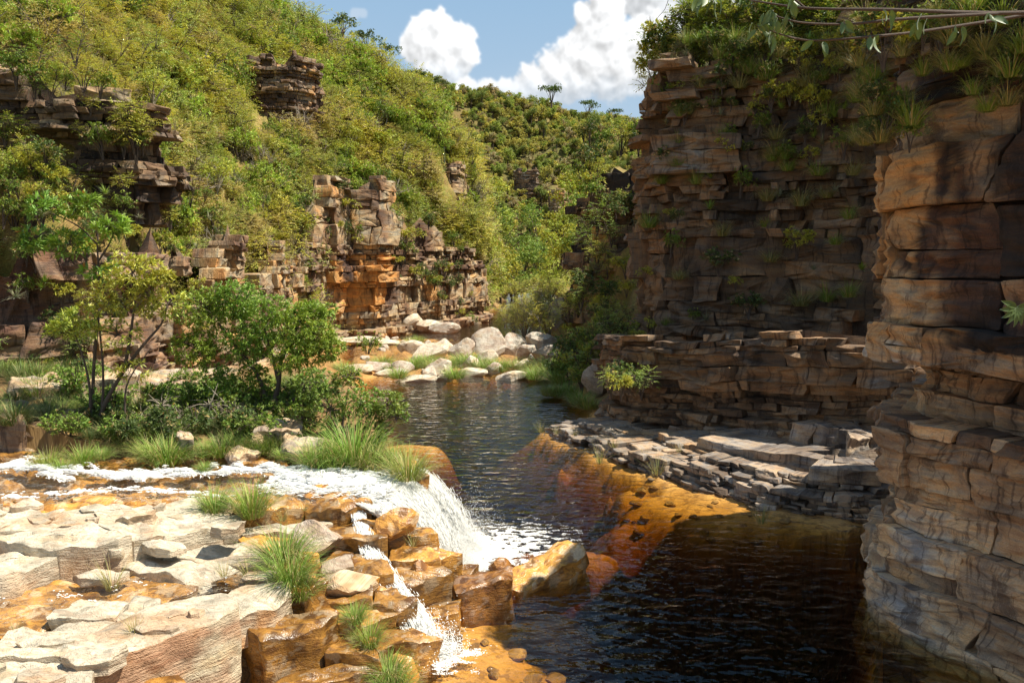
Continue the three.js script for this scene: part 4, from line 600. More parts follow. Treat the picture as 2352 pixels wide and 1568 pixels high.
const streamPath = [[-17, 17.6, 2.0, 2.04], [-13, 17.6, 2.0, 2.0], [-9, 17.6, 1.8, 1.95], [-6, 17.4, 1.6, 1.93], [-4, 17.2, 1.5, 1.90], [-3, 17.1, 1.4, 1.87]];
top(mesh(ribbon(streamPath, 's', 0, 90, 24), M.shallow), 'stream_water', 'shallow rapid stream running over orange rock to the waterfall', 'water', null, 'structure');
const chanPath = [[-13, 11.2, 0.8, 1.46], [-8.2, 11.9, 0.75, 1.43], [-6.5, 12.5, 0.65, 1.42], [-5.2, 12.95, 0.5, 1.41], [-4.2, 13.1, 0.36, 1.40], [-3.7, 13.15, 0.3, 1.34]];
top(mesh(ribbon(chanPath, 's', 0, 70, 14), M.shallow), 'stream_water', 'thin clear sheet of water in the orange lower channel', 'water', null, 'structure');

// ---------------------------------------------------------------- white water: drops and foam flecks
const dropGeo = new THREE.IcosahedronGeometry(1, 0);
function drops(name, list, parent, mat = M.foam) { // list of [x, y, d, r, vx, vy, vd, stretch]
  const im = new THREE.InstancedMesh(dropGeo, mat, list.length), m = new THREE.Matrix4(), qn = new THREE.Quaternion(), Z = new THREE.Vector3(0, 1, 0), v = new THREE.Vector3();
  list.forEach(([x, y, d, rad, vx = 0, vy = 1, vd = 0, st = 1], i) => { v.set(vx, vy, -vd).normalize(); qn.setFromUnitVectors(Z, v); m.compose(new THREE.Vector3(x, y, -d), qn, new THREE.Vector3(rad, rad * st, rad)); im.setMatrixAt(i, m); });
  im.castShadow = im.receiveShadow = true; im.name = name; im.userData.kind = 'stuff'; if (parent) parent.add(im); return im;
}
const gauss = (r) => (r() + r() + r() - 1.5) * 1.15;
{ // main fall: leaves the lip, falls to the pool
  const fall = top(new THREE.Group(), 'waterfall', 'broad white waterfall pouring off the shelf lip into the pool', 'waterfall'), r = rngOf(404), list = [];
  const arc = (s, t) => { const d0 = mixn(15.75, 18.5, s), x0 = lipX(d0) - 0.1, vx = 2.3 + 0.75 * n2(s * 5, 1) + 0.35 * n2(s * 17, 5) , y0 = 1.90 - 0.06 * Math.sin(s * 9); return [x0 + vx * t, y0 - 4.9 * t * t * 0.92, d0 - 0.25 * t + 0.12 * t * n2(s * 5, 3)]; };
  const T = 0.64;
  for (const [k, thick] of [[0, 0.0], [1, 0.07]]) { const n = 70, m = 60, pos = [], uv = [], idx = []; for (let j = 0; j <= m; j++) for (let i = 0; i <= n; i++) { const s = i / n, t = T * j / m, p = arc(s, t), w = 0.05 * n2(s * 26 + k * 7, t * 4) + 0.05 * n2(s * 9, t * 9 + k * 3) + 0.03 * n2(s * 70, t * 7); pos.push(p[0] + w + thick - 0.05, p[1] + w * 0.6 - thick, -p[2]); uv.push(s * 2.4, t * 3); } for (let j = 0; j < m; j++) for (let i = 0; i < n; i++) { const a = j * (n + 1) + i, b = a + n + 1; const s = i / n, hole = n2(s * 20 + k * 9, j / m * 2.2) > (k ? 0.15 : 0.42); if (!hole) idx.push(a, b, b + 1, a, b + 1, a + 1); } mesh(geom(pos, idx, { uv }), M.sheet, 'falling_sheet', fall); }
  for (let i = 0; i < 80000; i++) { const s = r() * 1.06 - 0.03, t = T * 1.02 * Math.pow(r(), 0.7), p = arc(s, t), sp = 0.03 + 0.13 * t; list.push([p[0] + gauss(r) * sp + 0.02, Math.max(0.01, p[1] + gauss(r) * sp + 0.02), p[2] + gauss(r) * sp, rr(r, 0.003, 0.009), 2.0, -9.0 * t - 0.4, gauss(r) * 0.2, rr(r, 3, 16)]); }
  for (let i = 0; i < 46000; i++) { const s = r(), p = arc(s, T), q = Math.abs(gauss(r)); list.push([p[0] + gauss(r) * 0.45 + 0.22, Math.max(0.0, q * q * (0.45 + 0.5 * Math.abs(n2(s * 9, 4)))), p[2] + gauss(r) * 0.34, rr(r, 0.0025, 0.008)]); } // splash
  for (let i = 0; i < 34000; i++) { // white slide above the lip
    const x = rr(r, -5.6, -2.6), d = 17.15 + gauss(r) * mixn(0.5, 1.0, (x + 5.6) / 3), n = n2(x * 1.6, d * 3.1); if (n < -0.25) continue; list.push([x, 1.92 + 0.14 * Math.max(0, n) + 0.06 * r(), d, rr(r, 0.004, 0.010), 1, 0.1 * gauss(r), 0, rr(r, 3, 9)]); }
  drops('spray', list, fall);
}
{ // narrow chute down between the blocks
  const fall = top(new THREE.Group(), 'waterfall', 'narrow white chute tumbling between orange blocks to the pool', 'waterfall'), r = rngOf(405), list = [];
  const path = [[-3.35, 1.72, 15.9], [-3.1, 1.45, 15.3], [-2.95, 1.25, 14.9], [-2.6, 0.95, 14.4], [-2.2, 0.6, 13.95], [-1.9, 0.42, 13.6], [-1.55, 0.02, 13.1]];
  const q = (t) => { const x = t * (path.length - 1), i = Math.min(path.length - 2, Math.floor(x)), f = x - i; return path[i].map((a, k) => mixn(a, path[i + 1][k], f)); };
  const pos = [], uv = [], idx = [], n = 80, m = 14;
  for (let i = 0; i <= n; i++) { const a = q(i / n), w = mixn(0.13, 0.34, i / n); for (let j = 0; j <= m; j++) { const s = (j / m - 0.5) * 2 * w, k = 0.04 * n2(j * 0.6, i * 0.16) + 0.03 * n2(j * 1.3, i * 0.4); pos.push(a[0] + s * 0.75 + k, a[1] + 0.10 + k - 0.05 * Math.abs(j / m - 0.5), -(a[2] + s * 0.66)); uv.push(s, i / n * 3); } }
  for (let i = 0; i < n; i++) for (let j = 0; j < m; j++) { if (n2(j * 0.5, i * 0.10) > 0.35) continue; const a = i * (m + 1) + j, b = a + m + 1; idx.push(a, b, b + 1, a, b + 1, a + 1); }
  mesh(geom(pos, idx, { uv }), M.sheet, 'falling_sheet', fall);
  for (let i = 0; i < 22000; i++) { const t = Math.pow(r(), 0.8), a = q(t), w = mixn(0.08, 0.24, t), b = q(Math.min(1, t + 0.02)); list.push([a[0] + gauss(r) * w, Math.max(0.01, a[1] + 0.12 + gauss(r) * w * 0.4), a[2] + gauss(r) * w, rr(r, 0.003, 0.009), b[0] - a[0], b[1] - a[1] - 0.01, b[2] - a[2], rr(r, 3, 12)]); }
  for (let i = 0; i < 5000; i++) { const q2 = Math.abs(gauss(r)); list.push([-1.4 + gauss(r) * 0.42, q2 * q2 * 0.35, 13.1 + gauss(r) * 0.34, rr(r, 0.005, 0.014)]); }
  drops('spray', list, fall);
}
{ // rapids of the upper stream, and foam on the pool
  const r = rngOf(406), list = [], rapids = top(new THREE.Group(), 'white_rapids', 'foaming white rapids along the upper stream', 'rapids', null, 'stuff');
  const crest = (x) => 17.75 + 0.35 * Math.sin(x * 0.9) + 0.25 * n2(x * 0.6, 2);
  for (let i = 0; i < 80000; i++) {
    const x = rr(r, -16, -3.2), c = crest(x), g = gauss(r), d = c + g * 0.38, n = fbm2(x * 0.9, d * 2.6, 4), k = n + 0.30 - Math.abs(g) * 0.45; if (k < 0.05 + 0.25 * r() * r()) continue;
    const wave = 0.18 * Math.max(0, 0.5 + 0.5 * n2(x * 0.9, d * 1.2)) + 0.1 * Math.max(0, n); list.push([x, 1.94 - (x + 3) * 0.008 + wave * (0.4 + 0.6 * r()), d, rr(r, 0.004, 0.012), 1, 0.15 * gauss(r), 0.1, rr(r, 2, 8)]);
  }
  for (let i = 0; i < 7000; i++) { const x = rr(r, -15, -6), d = 16.35 + 0.25 * Math.sin(x * 1.3) + gauss(r) * 0.16, n = fbm2(x * 1.6, d * 4 + 9, 3); if (n < 0.12) continue; list.push([x, 1.95 + 0.08 * n, d, rr(r, 0.008, 0.02), 1, 0, 0.2, rr(r, 1, 3)]); }
  for (let i = 0; i < 5000; i++) { const t = r(), x = rr(r, -12, -3.8), d = chan(x) + gauss(r) * 0.4, n = fbm2(x * 1.2, d * 4 + 2, 3); if (n < 0.42) continue; list.push([x, 1.45 + 0.03 * r(), d, rr(r, 0.005, 0.013), 1, 0, 0.2, 2]); }
  drops('spray', list, rapids);
  const pos = [], uv = [], idx = [], kk = [], n = 420, m = 44; // broken white crests
  for (let i = 0; i <= n; i++) for (let j = 0; j <= m; j++) { const x = mixn(-16, -2.7, i / n), c = crest(x), wd = mixn(0.55, 1.25, sstep(-5, -3, x)), g = (j / m - 0.5) * 2, d = mixn(c, 17.15, sstep(-5.5, -3.5, x)) + g * wd, q = fbm2(x * 0.9, d * 2.6, 4), hi = fbm2(x * 4, d * 7, 3); kk.push(q + 0.22 - Math.abs(g) * 0.5 + 0.3 * hi + 0.25 * sstep(-4.5, -3, x)); pos.push(x, 1.93 - (x + 3) * 0.008 + 0.20 * Math.max(0, 0.4 + n2(x * 0.9, d * 1.2) * 0.6) * clamp(kk[kk.length - 1] * 4) + 0.05 * hi, -d); uv.push(x, d); }
  for (let i = 0; i < n; i++) for (let j = 0; j < m; j++) { const a = i * (m + 1) + j, b = a + m + 1; if (Math.min(kk[a], kk[b], kk[a + 1], kk[b + 1]) > 0.06) idx.push(a, b, b + 1, a, b + 1, a + 1); }
  mesh(geom(pos, idx, { uv }), M.sheet, 'crest', rapids).userData.kind = 'stuff';
  const fo = [];
  for (let i = 0; i < 150000; i++) { const x = -1.1 + Math.abs(gauss(r)) * 2.2, d = 17.5 + gauss(r) * 2.0 + (x + 1.2) * 0.4, q = Math.hypot((x + 1.1) / 3.0, (d - 17.7 - (x + 1.2) * 0.4) / 2.3), n = fbm2(x * 2.2 + 3, d * 3.6, 4); if (n < q * 0.9 - 0.34 + (r() - 0.5) * 0.7 || q > 1.3) continue; fo.push([x, 0.024, d, rr(r, 0.003, 0.010) * (1.2 - q * 0.5), 1, 0.05, 0.3, 1.6]); }
  for (let i = 0; i < 12000; i++) { const x = -1.5 + Math.abs(gauss(r)) * 0.9, d = 13.0 + gauss(r) * 0.6, q = Math.hypot((x + 1.4) / 1.2, (d - 13) / 0.8), n = fbm2(x * 2 + 3, d * 3, 3); if (n < q * 0.9 - 0.32 + (r() - 0.5) * 0.5) continue; fo.push([x, 0.024, d, rr(r, 0.003, 0.010), 1, 0, 0.2, 1.5]); }
  top(drops('f', fo), 'foam', 'white foam spreading on the pool below the falls', 'foam', null, 'stuff');
}
// ---------------------------------------------------------------- plants
class Leaves {
  constructor() { this.pos = []; this.idx = []; this.col = []; }
  leaf(b, dir, up, len, wid, c, fold = 0.15) { // a leaf of two faces, folded along its rib
    const d = dir, sx = d[1] * up[2] - d[2] * up[1], sy = d[2] * up[0] - d[0] * up[2], sz = d[0] * up[1] - d[1] * up[0], L = Math.hypot(sx, sy, sz) || 1, w = wid / 2 / L, k = this.pos.length / 3, m = len * 0.45;
    this.pos.push(b[0], b[1], b[2], b[0] + d[0] * m + sx * w + up[0] * wid * fold, b[1] + d[1] * m + sy * w + up[1] * wid * fold, b[2] + d[2] * m + sz * w + up[2] * wid * fold, b[0] + d[0] * len, b[1] + d[1] * len - len * 0.12, b[2] + d[2] * len, b[0] + d[0] * m - sx * w + up[0] * wid * fold, b[1] + d[1] * m - sy * w + up[1] * wid * fold, b[2] + d[2] * m - sz * w + up[2] * wid * fold);
    this.idx.push(k, k + 1, k + 2, k, k + 2, k + 3); for (let i = 0; i < 4; i++) this.col.push(c[0], c[1], c[2]);
  }
  blade(b, dir, len, wid, droop, c, seg = 3) {
    const k = this.pos.length / 3, s = Math.hypot(dir[0], dir[2]) || 1, px = -dir[2] / s, pz = dir[0] / s, hx = dir[0] / s, hz = dir[2] / s; let x = b[0], y = b[1], z = b[2], el = Math.atan2(dir[1], s);
    for (let i = 0; i <= seg; i++) { const w = wid * (1 - Math.pow(i / seg, 1.6)) / 2; if (i < seg) this.pos.push(x + px * w, y, z + pz * w, x - px * w, y, z - pz * w); else this.pos.push(x, y, z); if (i < seg) { x += hx * Math.cos(el) * len / seg; z += hz * Math.cos(el) * len / seg; y += Math.sin(el) * len / seg; el -= droop / seg * (0.6 + i * 0.4); } }
    const n = this.pos.length / 3 - k; for (let i = 0; i < n; i++) this.col.push(c[0], c[1], c[2]);
    for (let i = 0; i < seg - 1; i++) { const a = k + i * 2; this.idx.push(a, a + 1, a + 3, a, a + 3, a + 2); } const a = k + (seg - 1) * 2; this.idx.push(a, a + 1, a + 2);
  }
  geo() { return geom(this.pos, this.idx, { col: this.col, nor: false }); }
}
function tube(pts, r0, r1, sides = 5, bend = 0) { // tapered limb through points
  const cv = new THREE.CatmullRomCurve3(pts.map((p) => (p.isVector3 ? p : new THREE.Vector3(...p)))), n = Math.max(3, pts.length * 3), pos = [], uv = [], idx = [], fr = cv.computeFrenetFrames(n, false), L = cv.getLength();
  for (let i = 0; i <= n; i++) { const p = cv.getPoint(i / n), rad = mixn(r0, r1, i / n) * (1 + 0.12 * n2(i * 1.7, r0 * 90)); for (let j = 0; j <= sides; j++) { const t = j / sides * 2 * Math.PI, c = Math.cos(t) * rad, s = Math.sin(t) * rad, N = fr.normals[i], B = fr.binormals[i]; pos.push(p.x + N.x * c + B.x * s, p.y + N.y * c + B.y * s, p.z + N.z * c + B.z * s); uv.push(j / sides * 0.4, i / n * L); } }
  for (let i = 0; i < n; i++) for (let j = 0; j < sides; j++) { const a = i * (sides + 1) + j, b = a + sides + 1; idx.push(a, a + 1, b + 1, a, b + 1, b); }
  return geom(pos, idx, { uv });
}
const unit = (r) => { const z = r() * 2 - 1, t = r() * 6.2832, s = Math.sqrt(1 - z * z); return [s * Math.cos(t), z, s * Math.sin(t)]; };
const norm = (v) => { const l = Math.hypot(...v) || 1; return [v[0] / l, v[1] / l, v[2] / l]; };
const vary = (r, c, k = 0.35) => { const t = 1 + (r() - 0.5) * 2 * k, h = (r() - 0.5) * 0.22; return [c[0] * t * (1 + h), c[1] * t, c[2] * t * (1 - h)]; };
const G = { lime: [0.60, 0.56, 0.085], sun: [0.45, 0.47, 0.062], mid: [0.22, 0.31, 0.038], deep: [0.10, 0.155, 0.028], olive: [0.27, 0.265, 0.075], straw: [0.48, 0.38, 0.16], grey: [0.30, 0.30, 0.17], fresh: [0.24, 0.38, 0.045], rust: [0.42, 0.18, 0.04] };
// whorl of lance leaves at a twig end
function whorl(L, r, p, axis, n, len, wid, c, spread = 0.9) { for (let i = 0; i < n; i++) { const q = unit(r), d = norm([axis[0] + q[0] * spread, axis[1] + q[1] * spread, axis[2] + q[2] * spread]); L.leaf(p, d, norm([q[1] * 0.5, 1, q[0] * 0.5]), len * rr(r, 0.65, 1.15), wid * rr(r, 0.8, 1.2), r() < 0.012 ? vary(r, G.rust) : vary(r, c)); } }
// flat feathery spray
function spray(L, r, p, axis, len, c, n = 7) { const a = norm([axis[0], axis[1] * 0.35 + 0.12, axis[2]]), s = norm([-a[2], 0.05, a[0]]); for (let i = 0; i < n; i++) { const t = (i + 0.6) / n, sg = i % 2 ? 1 : -1, b = [p[0] + a[0] * len * t, p[1] + a[1] * len * t - len * 0.2 * t * t, p[2] + a[2] * len * t]; L.leaf(b, norm([a[0] * 0.5 + s[0] * sg, a[1] - 0.1 + (r() - 0.5) * 0.4, a[2] * 0.5 + s[2] * sg]), norm([(r() - 0.5) * 0.6, 1, (r() - 0.5) * 0.6]), len * rr(r, 0.34, 0.5), len * 0.17, vary(r, c, 0.25), 0.05); } }
function shrubProto(kind, seed) {
  const r = rngOf(seed), L = new Leaves(), st = [], o = kind, nb = o.lobes ?? 7, H = o.h ?? 1.5, W = o.w ?? 1;
  for (let i = 0; i < nb; i++) {
    const az = r() * 6.283, q = Math.sqrt(r()) * W * 0.72, cx = Math.cos(az) * q, cz = Math.sin(az) * q, cy = H * rr(r, 0.45, 0.92) * (1 - 0.35 * q / W), R = W * rr(r, 0.34, 0.55);
    st.push(tube([[0.05 * (r() - 0.5), -0.4, 0.05 * (r() - 0.5)], [cx * 0.4, cy * 0.45, cz * 0.4], [cx, cy, cz]], 0.022 * W + 0.012, 0.006, 4));
    const tw = o.twigs ?? 3; for (let k = 0; k < tw; k++) { const u = unit(r); st.push(tube([[cx * 0.8, cy * 0.85, cz * 0.8], [cx + u[0] * R * 0.6, cy + u[1] * R * 0.5 + 0.1, cz + u[2] * R * 0.6], [cx + u[0] * R * 1.15, cy + u[1] * R * 0.9 + 0.14, cz + u[2] * R * 1.15]], 0.010 * W + 0.004, 0.003, 3)); }
    const c0 = vary(r, o.c, 0.18);
    for (let k = 0; k < o.n / nb; k++) { const u = unit(r), f = Math.pow(r(), 0.4), p = [cx + u[0] * R * f, Math.max(0.03, cy + u[1] * R * 0.75 * f), cz + u[2] * R * f]; if (n3(p[0] * 2.2 / W + seed, p[1] * 2.2 / W, p[2] * 2.2 / W) < (o.gap ?? -0.15)) continue; const c = r() < (o.dry ?? 0.08) ? G.straw : c0; if (o.spray) spray(L, r, p, u, o.len * rr(r, 0.8, 1.4), c, 6); else whorl(L, r, p, [u[0] * 0.7, 0.5 + u[1] * 0.4, u[2] * 0.7], o.k ?? 6, o.len, o.wid, c); }
  }
  return { foliage: L.geo(), stem: mergeGeometries(st) };
}
function treeProto(o, seed) { // woodland tree seen from afar: trunk, spreading limbs, clumped crown
  const r = rngOf(seed), L = new Leaves(), st = [], H = o.h, W = o.w; const fork = H * (o.fork ?? 0.4), lean = [(r() - 0.5) * 0.5, (r() - 0.5) * 0.5];
  st.push(tube([[0, -1.5, 0], [lean[0] * 0.4, fork * 0.5, lean[1] * 0.4], [lean[0], fork, lean[1]]], o.tr ?? 0.16, (o.tr ?? 0.16) * 0.75, 6));
  for (let i = 0; i < o.lobes; i++) {
    const az = i / o.lobes * 6.283 + r(), q = (i === 0 ? 0.1 : rr(r, 0.35, 1)) * W * 0.72, cx = Math.cos(az) * q, cz = Math.sin(az) * q, cy = H * (o.flat ? rr(r, 0.86, 0.97) - 0.12 * q / W : rr(r, o.low ? 0.15 : 0.5, 0.95) - 0.1 * q / W), R = W * rr(r, 0.26, 0.42) * (o.flat ? 0.85 : 1);
    st.push(tube([[lean[0] * 0.9, fork * 0.85, lean[1] * 0.9], [mixn(lean[0], cx, 0.45) + (r() - 0.5) * 0.2 * W, mixn(fork, cy, 0.6), mixn(lean[1], cz, 0.45)], [cx, cy, cz]], (o.tr ?? 0.16) * 0.5, 0.02, 4));
    const c0 = vary(r, o.c, 0.2);
    for (let k = 0; k < o.n / o.lobes; k++) { const u = unit(r), f = Math.pow(r(), 0.45), p = [cx + u[0] * R * f, cy + u[1] * R * (o.flat ? 0.42 : 0.75) * f, cz + u[2] * R * f]; if (n3(p[0] * 1.3 + seed, p[1] * 1.3, p[2] * 1.3) < (o.gap ?? -0.2)) continue; whorl(L, r, p, [u[0] * 0.6, 0.6 + u[1] * 0.3, u[2] * 0.6], o.k ?? 4, o.len, o.wid, c0, 1.1); }
  }
  return { foliage: L.geo(), stem: mergeGeometries(st) };
}
function tuftProto(seed, o = {}) { const r = rngOf(seed), L = new Leaves(); for (let i = 0; i < (o.n ?? 260); i++) { const az = r() * 6.283, q = Math.sqrt(r()) * (o.w ?? 0.22), el = rr(r, 0.75, 1.5) - q * 0.6, d = [Math.cos(az) * Math.cos(el), Math.sin(el), Math.sin(az) * Math.cos(el)]; L.blade([Math.cos(az) * q, -0.05, Math.sin(az) * q], d, (o.h ?? 0.75) * rr(r, 0.55, 1.1), o.wid ?? 0.012, rr(r, 0.3, o.droop ?? 1.7), r() < (o.dry ?? 0.1) ? vary(r, G.straw) : vary(r, o.c ?? G.fresh, 0.3), 4); } return { foliage: L.geo() }; }
function spikyProto(seed, c = G.grey) { const r = rngOf(seed), L = new Leaves(); for (let i = 0; i < 46; i++) { const az = r() * 6.283, el = rr(r, -0.1, 1.4), d = [Math.cos(az) * Math.cos(el), Math.sin(el), Math.sin(az) * Math.cos(el)]; L.blade([0, 0, 0], d, rr(r, 0.3, 0.55), 0.035, rr(r, 0.2, 0.9), vary(r, c, 0.25), 3); } return { foliage: L.geo() }; }
function plantThing(proto, name, label, category, group, p, s, turn, mats = [M.leaf, M.bark], sy = 1) {
  const g = top(new THREE.Group(), name, label, category, group); mesh(proto.foliage, mats[0], 'foliage', g).userData.kind = undefined; if (proto.stem) mesh(proto.stem, mats[1], 'stem', g);
  delete g.children[0].userData.kind; g.position.copy(p); g.rotation.y = turn; g.scale.set(s, s * sy, s); return g;
}
function scatter(spots, protos, name, label, category, group, restName, restLabel, most, mats = [M.leaf, M.bark]) { // spots [{p, s, turn, k, sy}]: the largest in view one by one, the rest as one mass
  spots.forEach((q) => { const [x, y, f] = toPx(q.p); q.app = x > -60 && x < 2412 && y > -80 && y < 1620 ? q.s / f : q.s / f * 0.01; }); spots.sort((a, b) => b.app - a.app);
  spots.slice(0, most).forEach((q) => plantThing(protos[q.k % protos.length], name, label, category, group, q.p, q.s, q.turn, mats, q.sy ?? 1));
  const rest = spots.slice(most); if (!rest.length) return; const g = top(new THREE.Group(), restName, restLabel, category, null, 'stuff'), m = new THREE.Matrix4(), qn = new THREE.Quaternion(), Y = new THREE.Vector3(0, 1, 0);
  protos.forEach((pr, k) => { const mine = rest.filter((q) => q.k % protos.length === k); if (!mine.length) return; for (const [part, mat] of [['foliage', mats[0]], ['stem', mats[1]]]) { if (!pr[part]) continue; const im = new THREE.InstancedMesh(pr[part], mat, mine.length); mine.forEach((q, i) => { qn.setFromAxisAngle(Y, q.turn); m.compose(q.p, qn, new THREE.Vector3(q.s, q.s * (q.sy ?? 1), q.s)); im.setMatrixAt(i, m); }); im.name = part; im.castShadow = im.receiveShadow = true; im.userData.kind = 'stuff'; g.add(im); } });
}
const inView = (p, mx = 160, my = 120) => { const [x, y, f] = toPx(p); return f > 1 && x > -mx && x < 2352 + mx && y > -my && y < 1568 + my; };

{ // scrub of the sunlit slope
  const r = rngOf(601), light = [], broad = [], dry = [];
  const feather = [0, 1, 2, 3].map((i) => shrubProto({ spray: true, n: 300, len: 0.24, c: [G.lime, G.sun, [0.50, 0.43, 0.13], [0.40, 0.46, 0.10]][i], w: 1.15, h: 1.5, lobes: 7, dry: 0.10, gap: -0.25 }, 700 + i));
  const leafy = [0, 1, 2].map((i) => shrubProto({ n: 420, len: 0.15, wid: 0.055, k: 5, c: [G.sun, G.mid, [0.34, 0.44, 0.05]][i], w: 1.0, h: 1.6, lobes: 7, gap: -0.2 }, 720 + i));
  const twiggy = [0, 1].map((i) => shrubProto({ spray: true, n: 60, len: 0.16, c: G.straw, w: 1.0, h: 1.3, lobes: 8, twigs: 9, gap: 0 }, 740 + i));
  for (let i = 0; i < 9500; i++) {
    const q = slope.sample(r); if (!inView(q.p)) continue; const wall = q.v > 0.13 && q.v < 0.34; if (q.v < 0.10) continue; { const x0 = toPx(q.p)[0]; if (wall && r() < (x0 > 380 && x0 < 760 ? 0.25 : 0.75)) continue; }
    const d0 = -q.p.z, [px, row] = toPx(q.p); if (px > 570 && px < 700 && row > 120 && row < 320 && d0 < 76) continue; if (px > 1005 && px < 1055 && row > 360 && row < 500 && d0 < 92.5) continue; if (px > -100 && px < 330 && row > 230 && row < 470 && d0 < 36 && r() < 0.75) continue;
    const d = -q.p.z, s = (r() < 0.12 ? rr(r, 1.1, 1.9) : rr(r, 0.35, 1.0)) * lerpTable([[25, 0.7], [50, 0.95], [90, 1.4], [130, 2]], d), p = q.p.clone(); p.y -= 0.15 * s; const pick2 = n3(p.x * 0.12, p.y * 0.12, p.z * 0.12) + (r() - 0.5) * 0.8;
    const e = { p, s, turn: r() * 6.28, k: Math.floor(clamp(0.5 + 0.7 * n3(p.x * 0.09 + 30, p.y * 0.09, p.z * 0.09) + (r() - 0.5) * 0.5, 0, 0.999) * 12), sy: rr(r, 0.75, 1.3) }; if (r() < 0.10) dry.push(e); else if (pick2 > 0.25) broad.push(e); else light.push(e);
  }
  scatter(light, feather, 'feathery_shrub', 'feathery yellow-green shrub on the sunlit scrub slope', 'shrub', 'feathery shrubs of the sunlit slope', 'feathery_scrub', 'mass of small feathery yellow-green scrub covering the slope', 280);
  scatter(broad, leafy, 'leafy_shrub', 'leafy darker green shrub on the sunlit scrub slope', 'shrub', 'leafy shrubs of the sunlit slope', 'leafy_scrub', 'mass of small leafy green scrub on the slope', 220);
  scatter(dry, twiggy, 'dry_shrub', 'pale twiggy half-bare shrub on the sunlit scrub slope', 'shrub', 'dry shrubs of the sunlit slope', 'dry_scrub', 'small pale dry scrub on the slope', 120, [M.leaf, M.paleBark]);
}
{ // small trees standing out of the scrub
  const r = rngOf(651), pr = [0, 1, 2].map((i) => treeProto({ c: [G.sun, G.mid, [0.42, 0.42, 0.09]][i], h: 3.6, w: 1.7, lobes: 9, n: 520, len: 0.17, wid: 0.06, k: 5, gap: -0.05, fork: 0.45, tr: 0.07 }, 660 + i));
  for (let i = 0, n = 0; i < 2000 && n < 64; i++) { const q = slope.sample(r); if (!inView(q.p, 20, 20) || q.v < 0.36) continue; const [px, row] = toPx(q.p); if (px > 540 && px < 720 && row > 130 && row < 420) continue; n++; plantThing(pr[n % 3], 'scrub_tree', 'small crooked tree standing out of the sunlit scrub', 'tree', 'small trees of the sunlit slope', q.p.clone(), rr(r, 0.5, 1.1) * lerpTable([[25, 0.8], [90, 1.3]], -q.p.z), r() * 6, [M.leaf, M.paleBark]); }
}
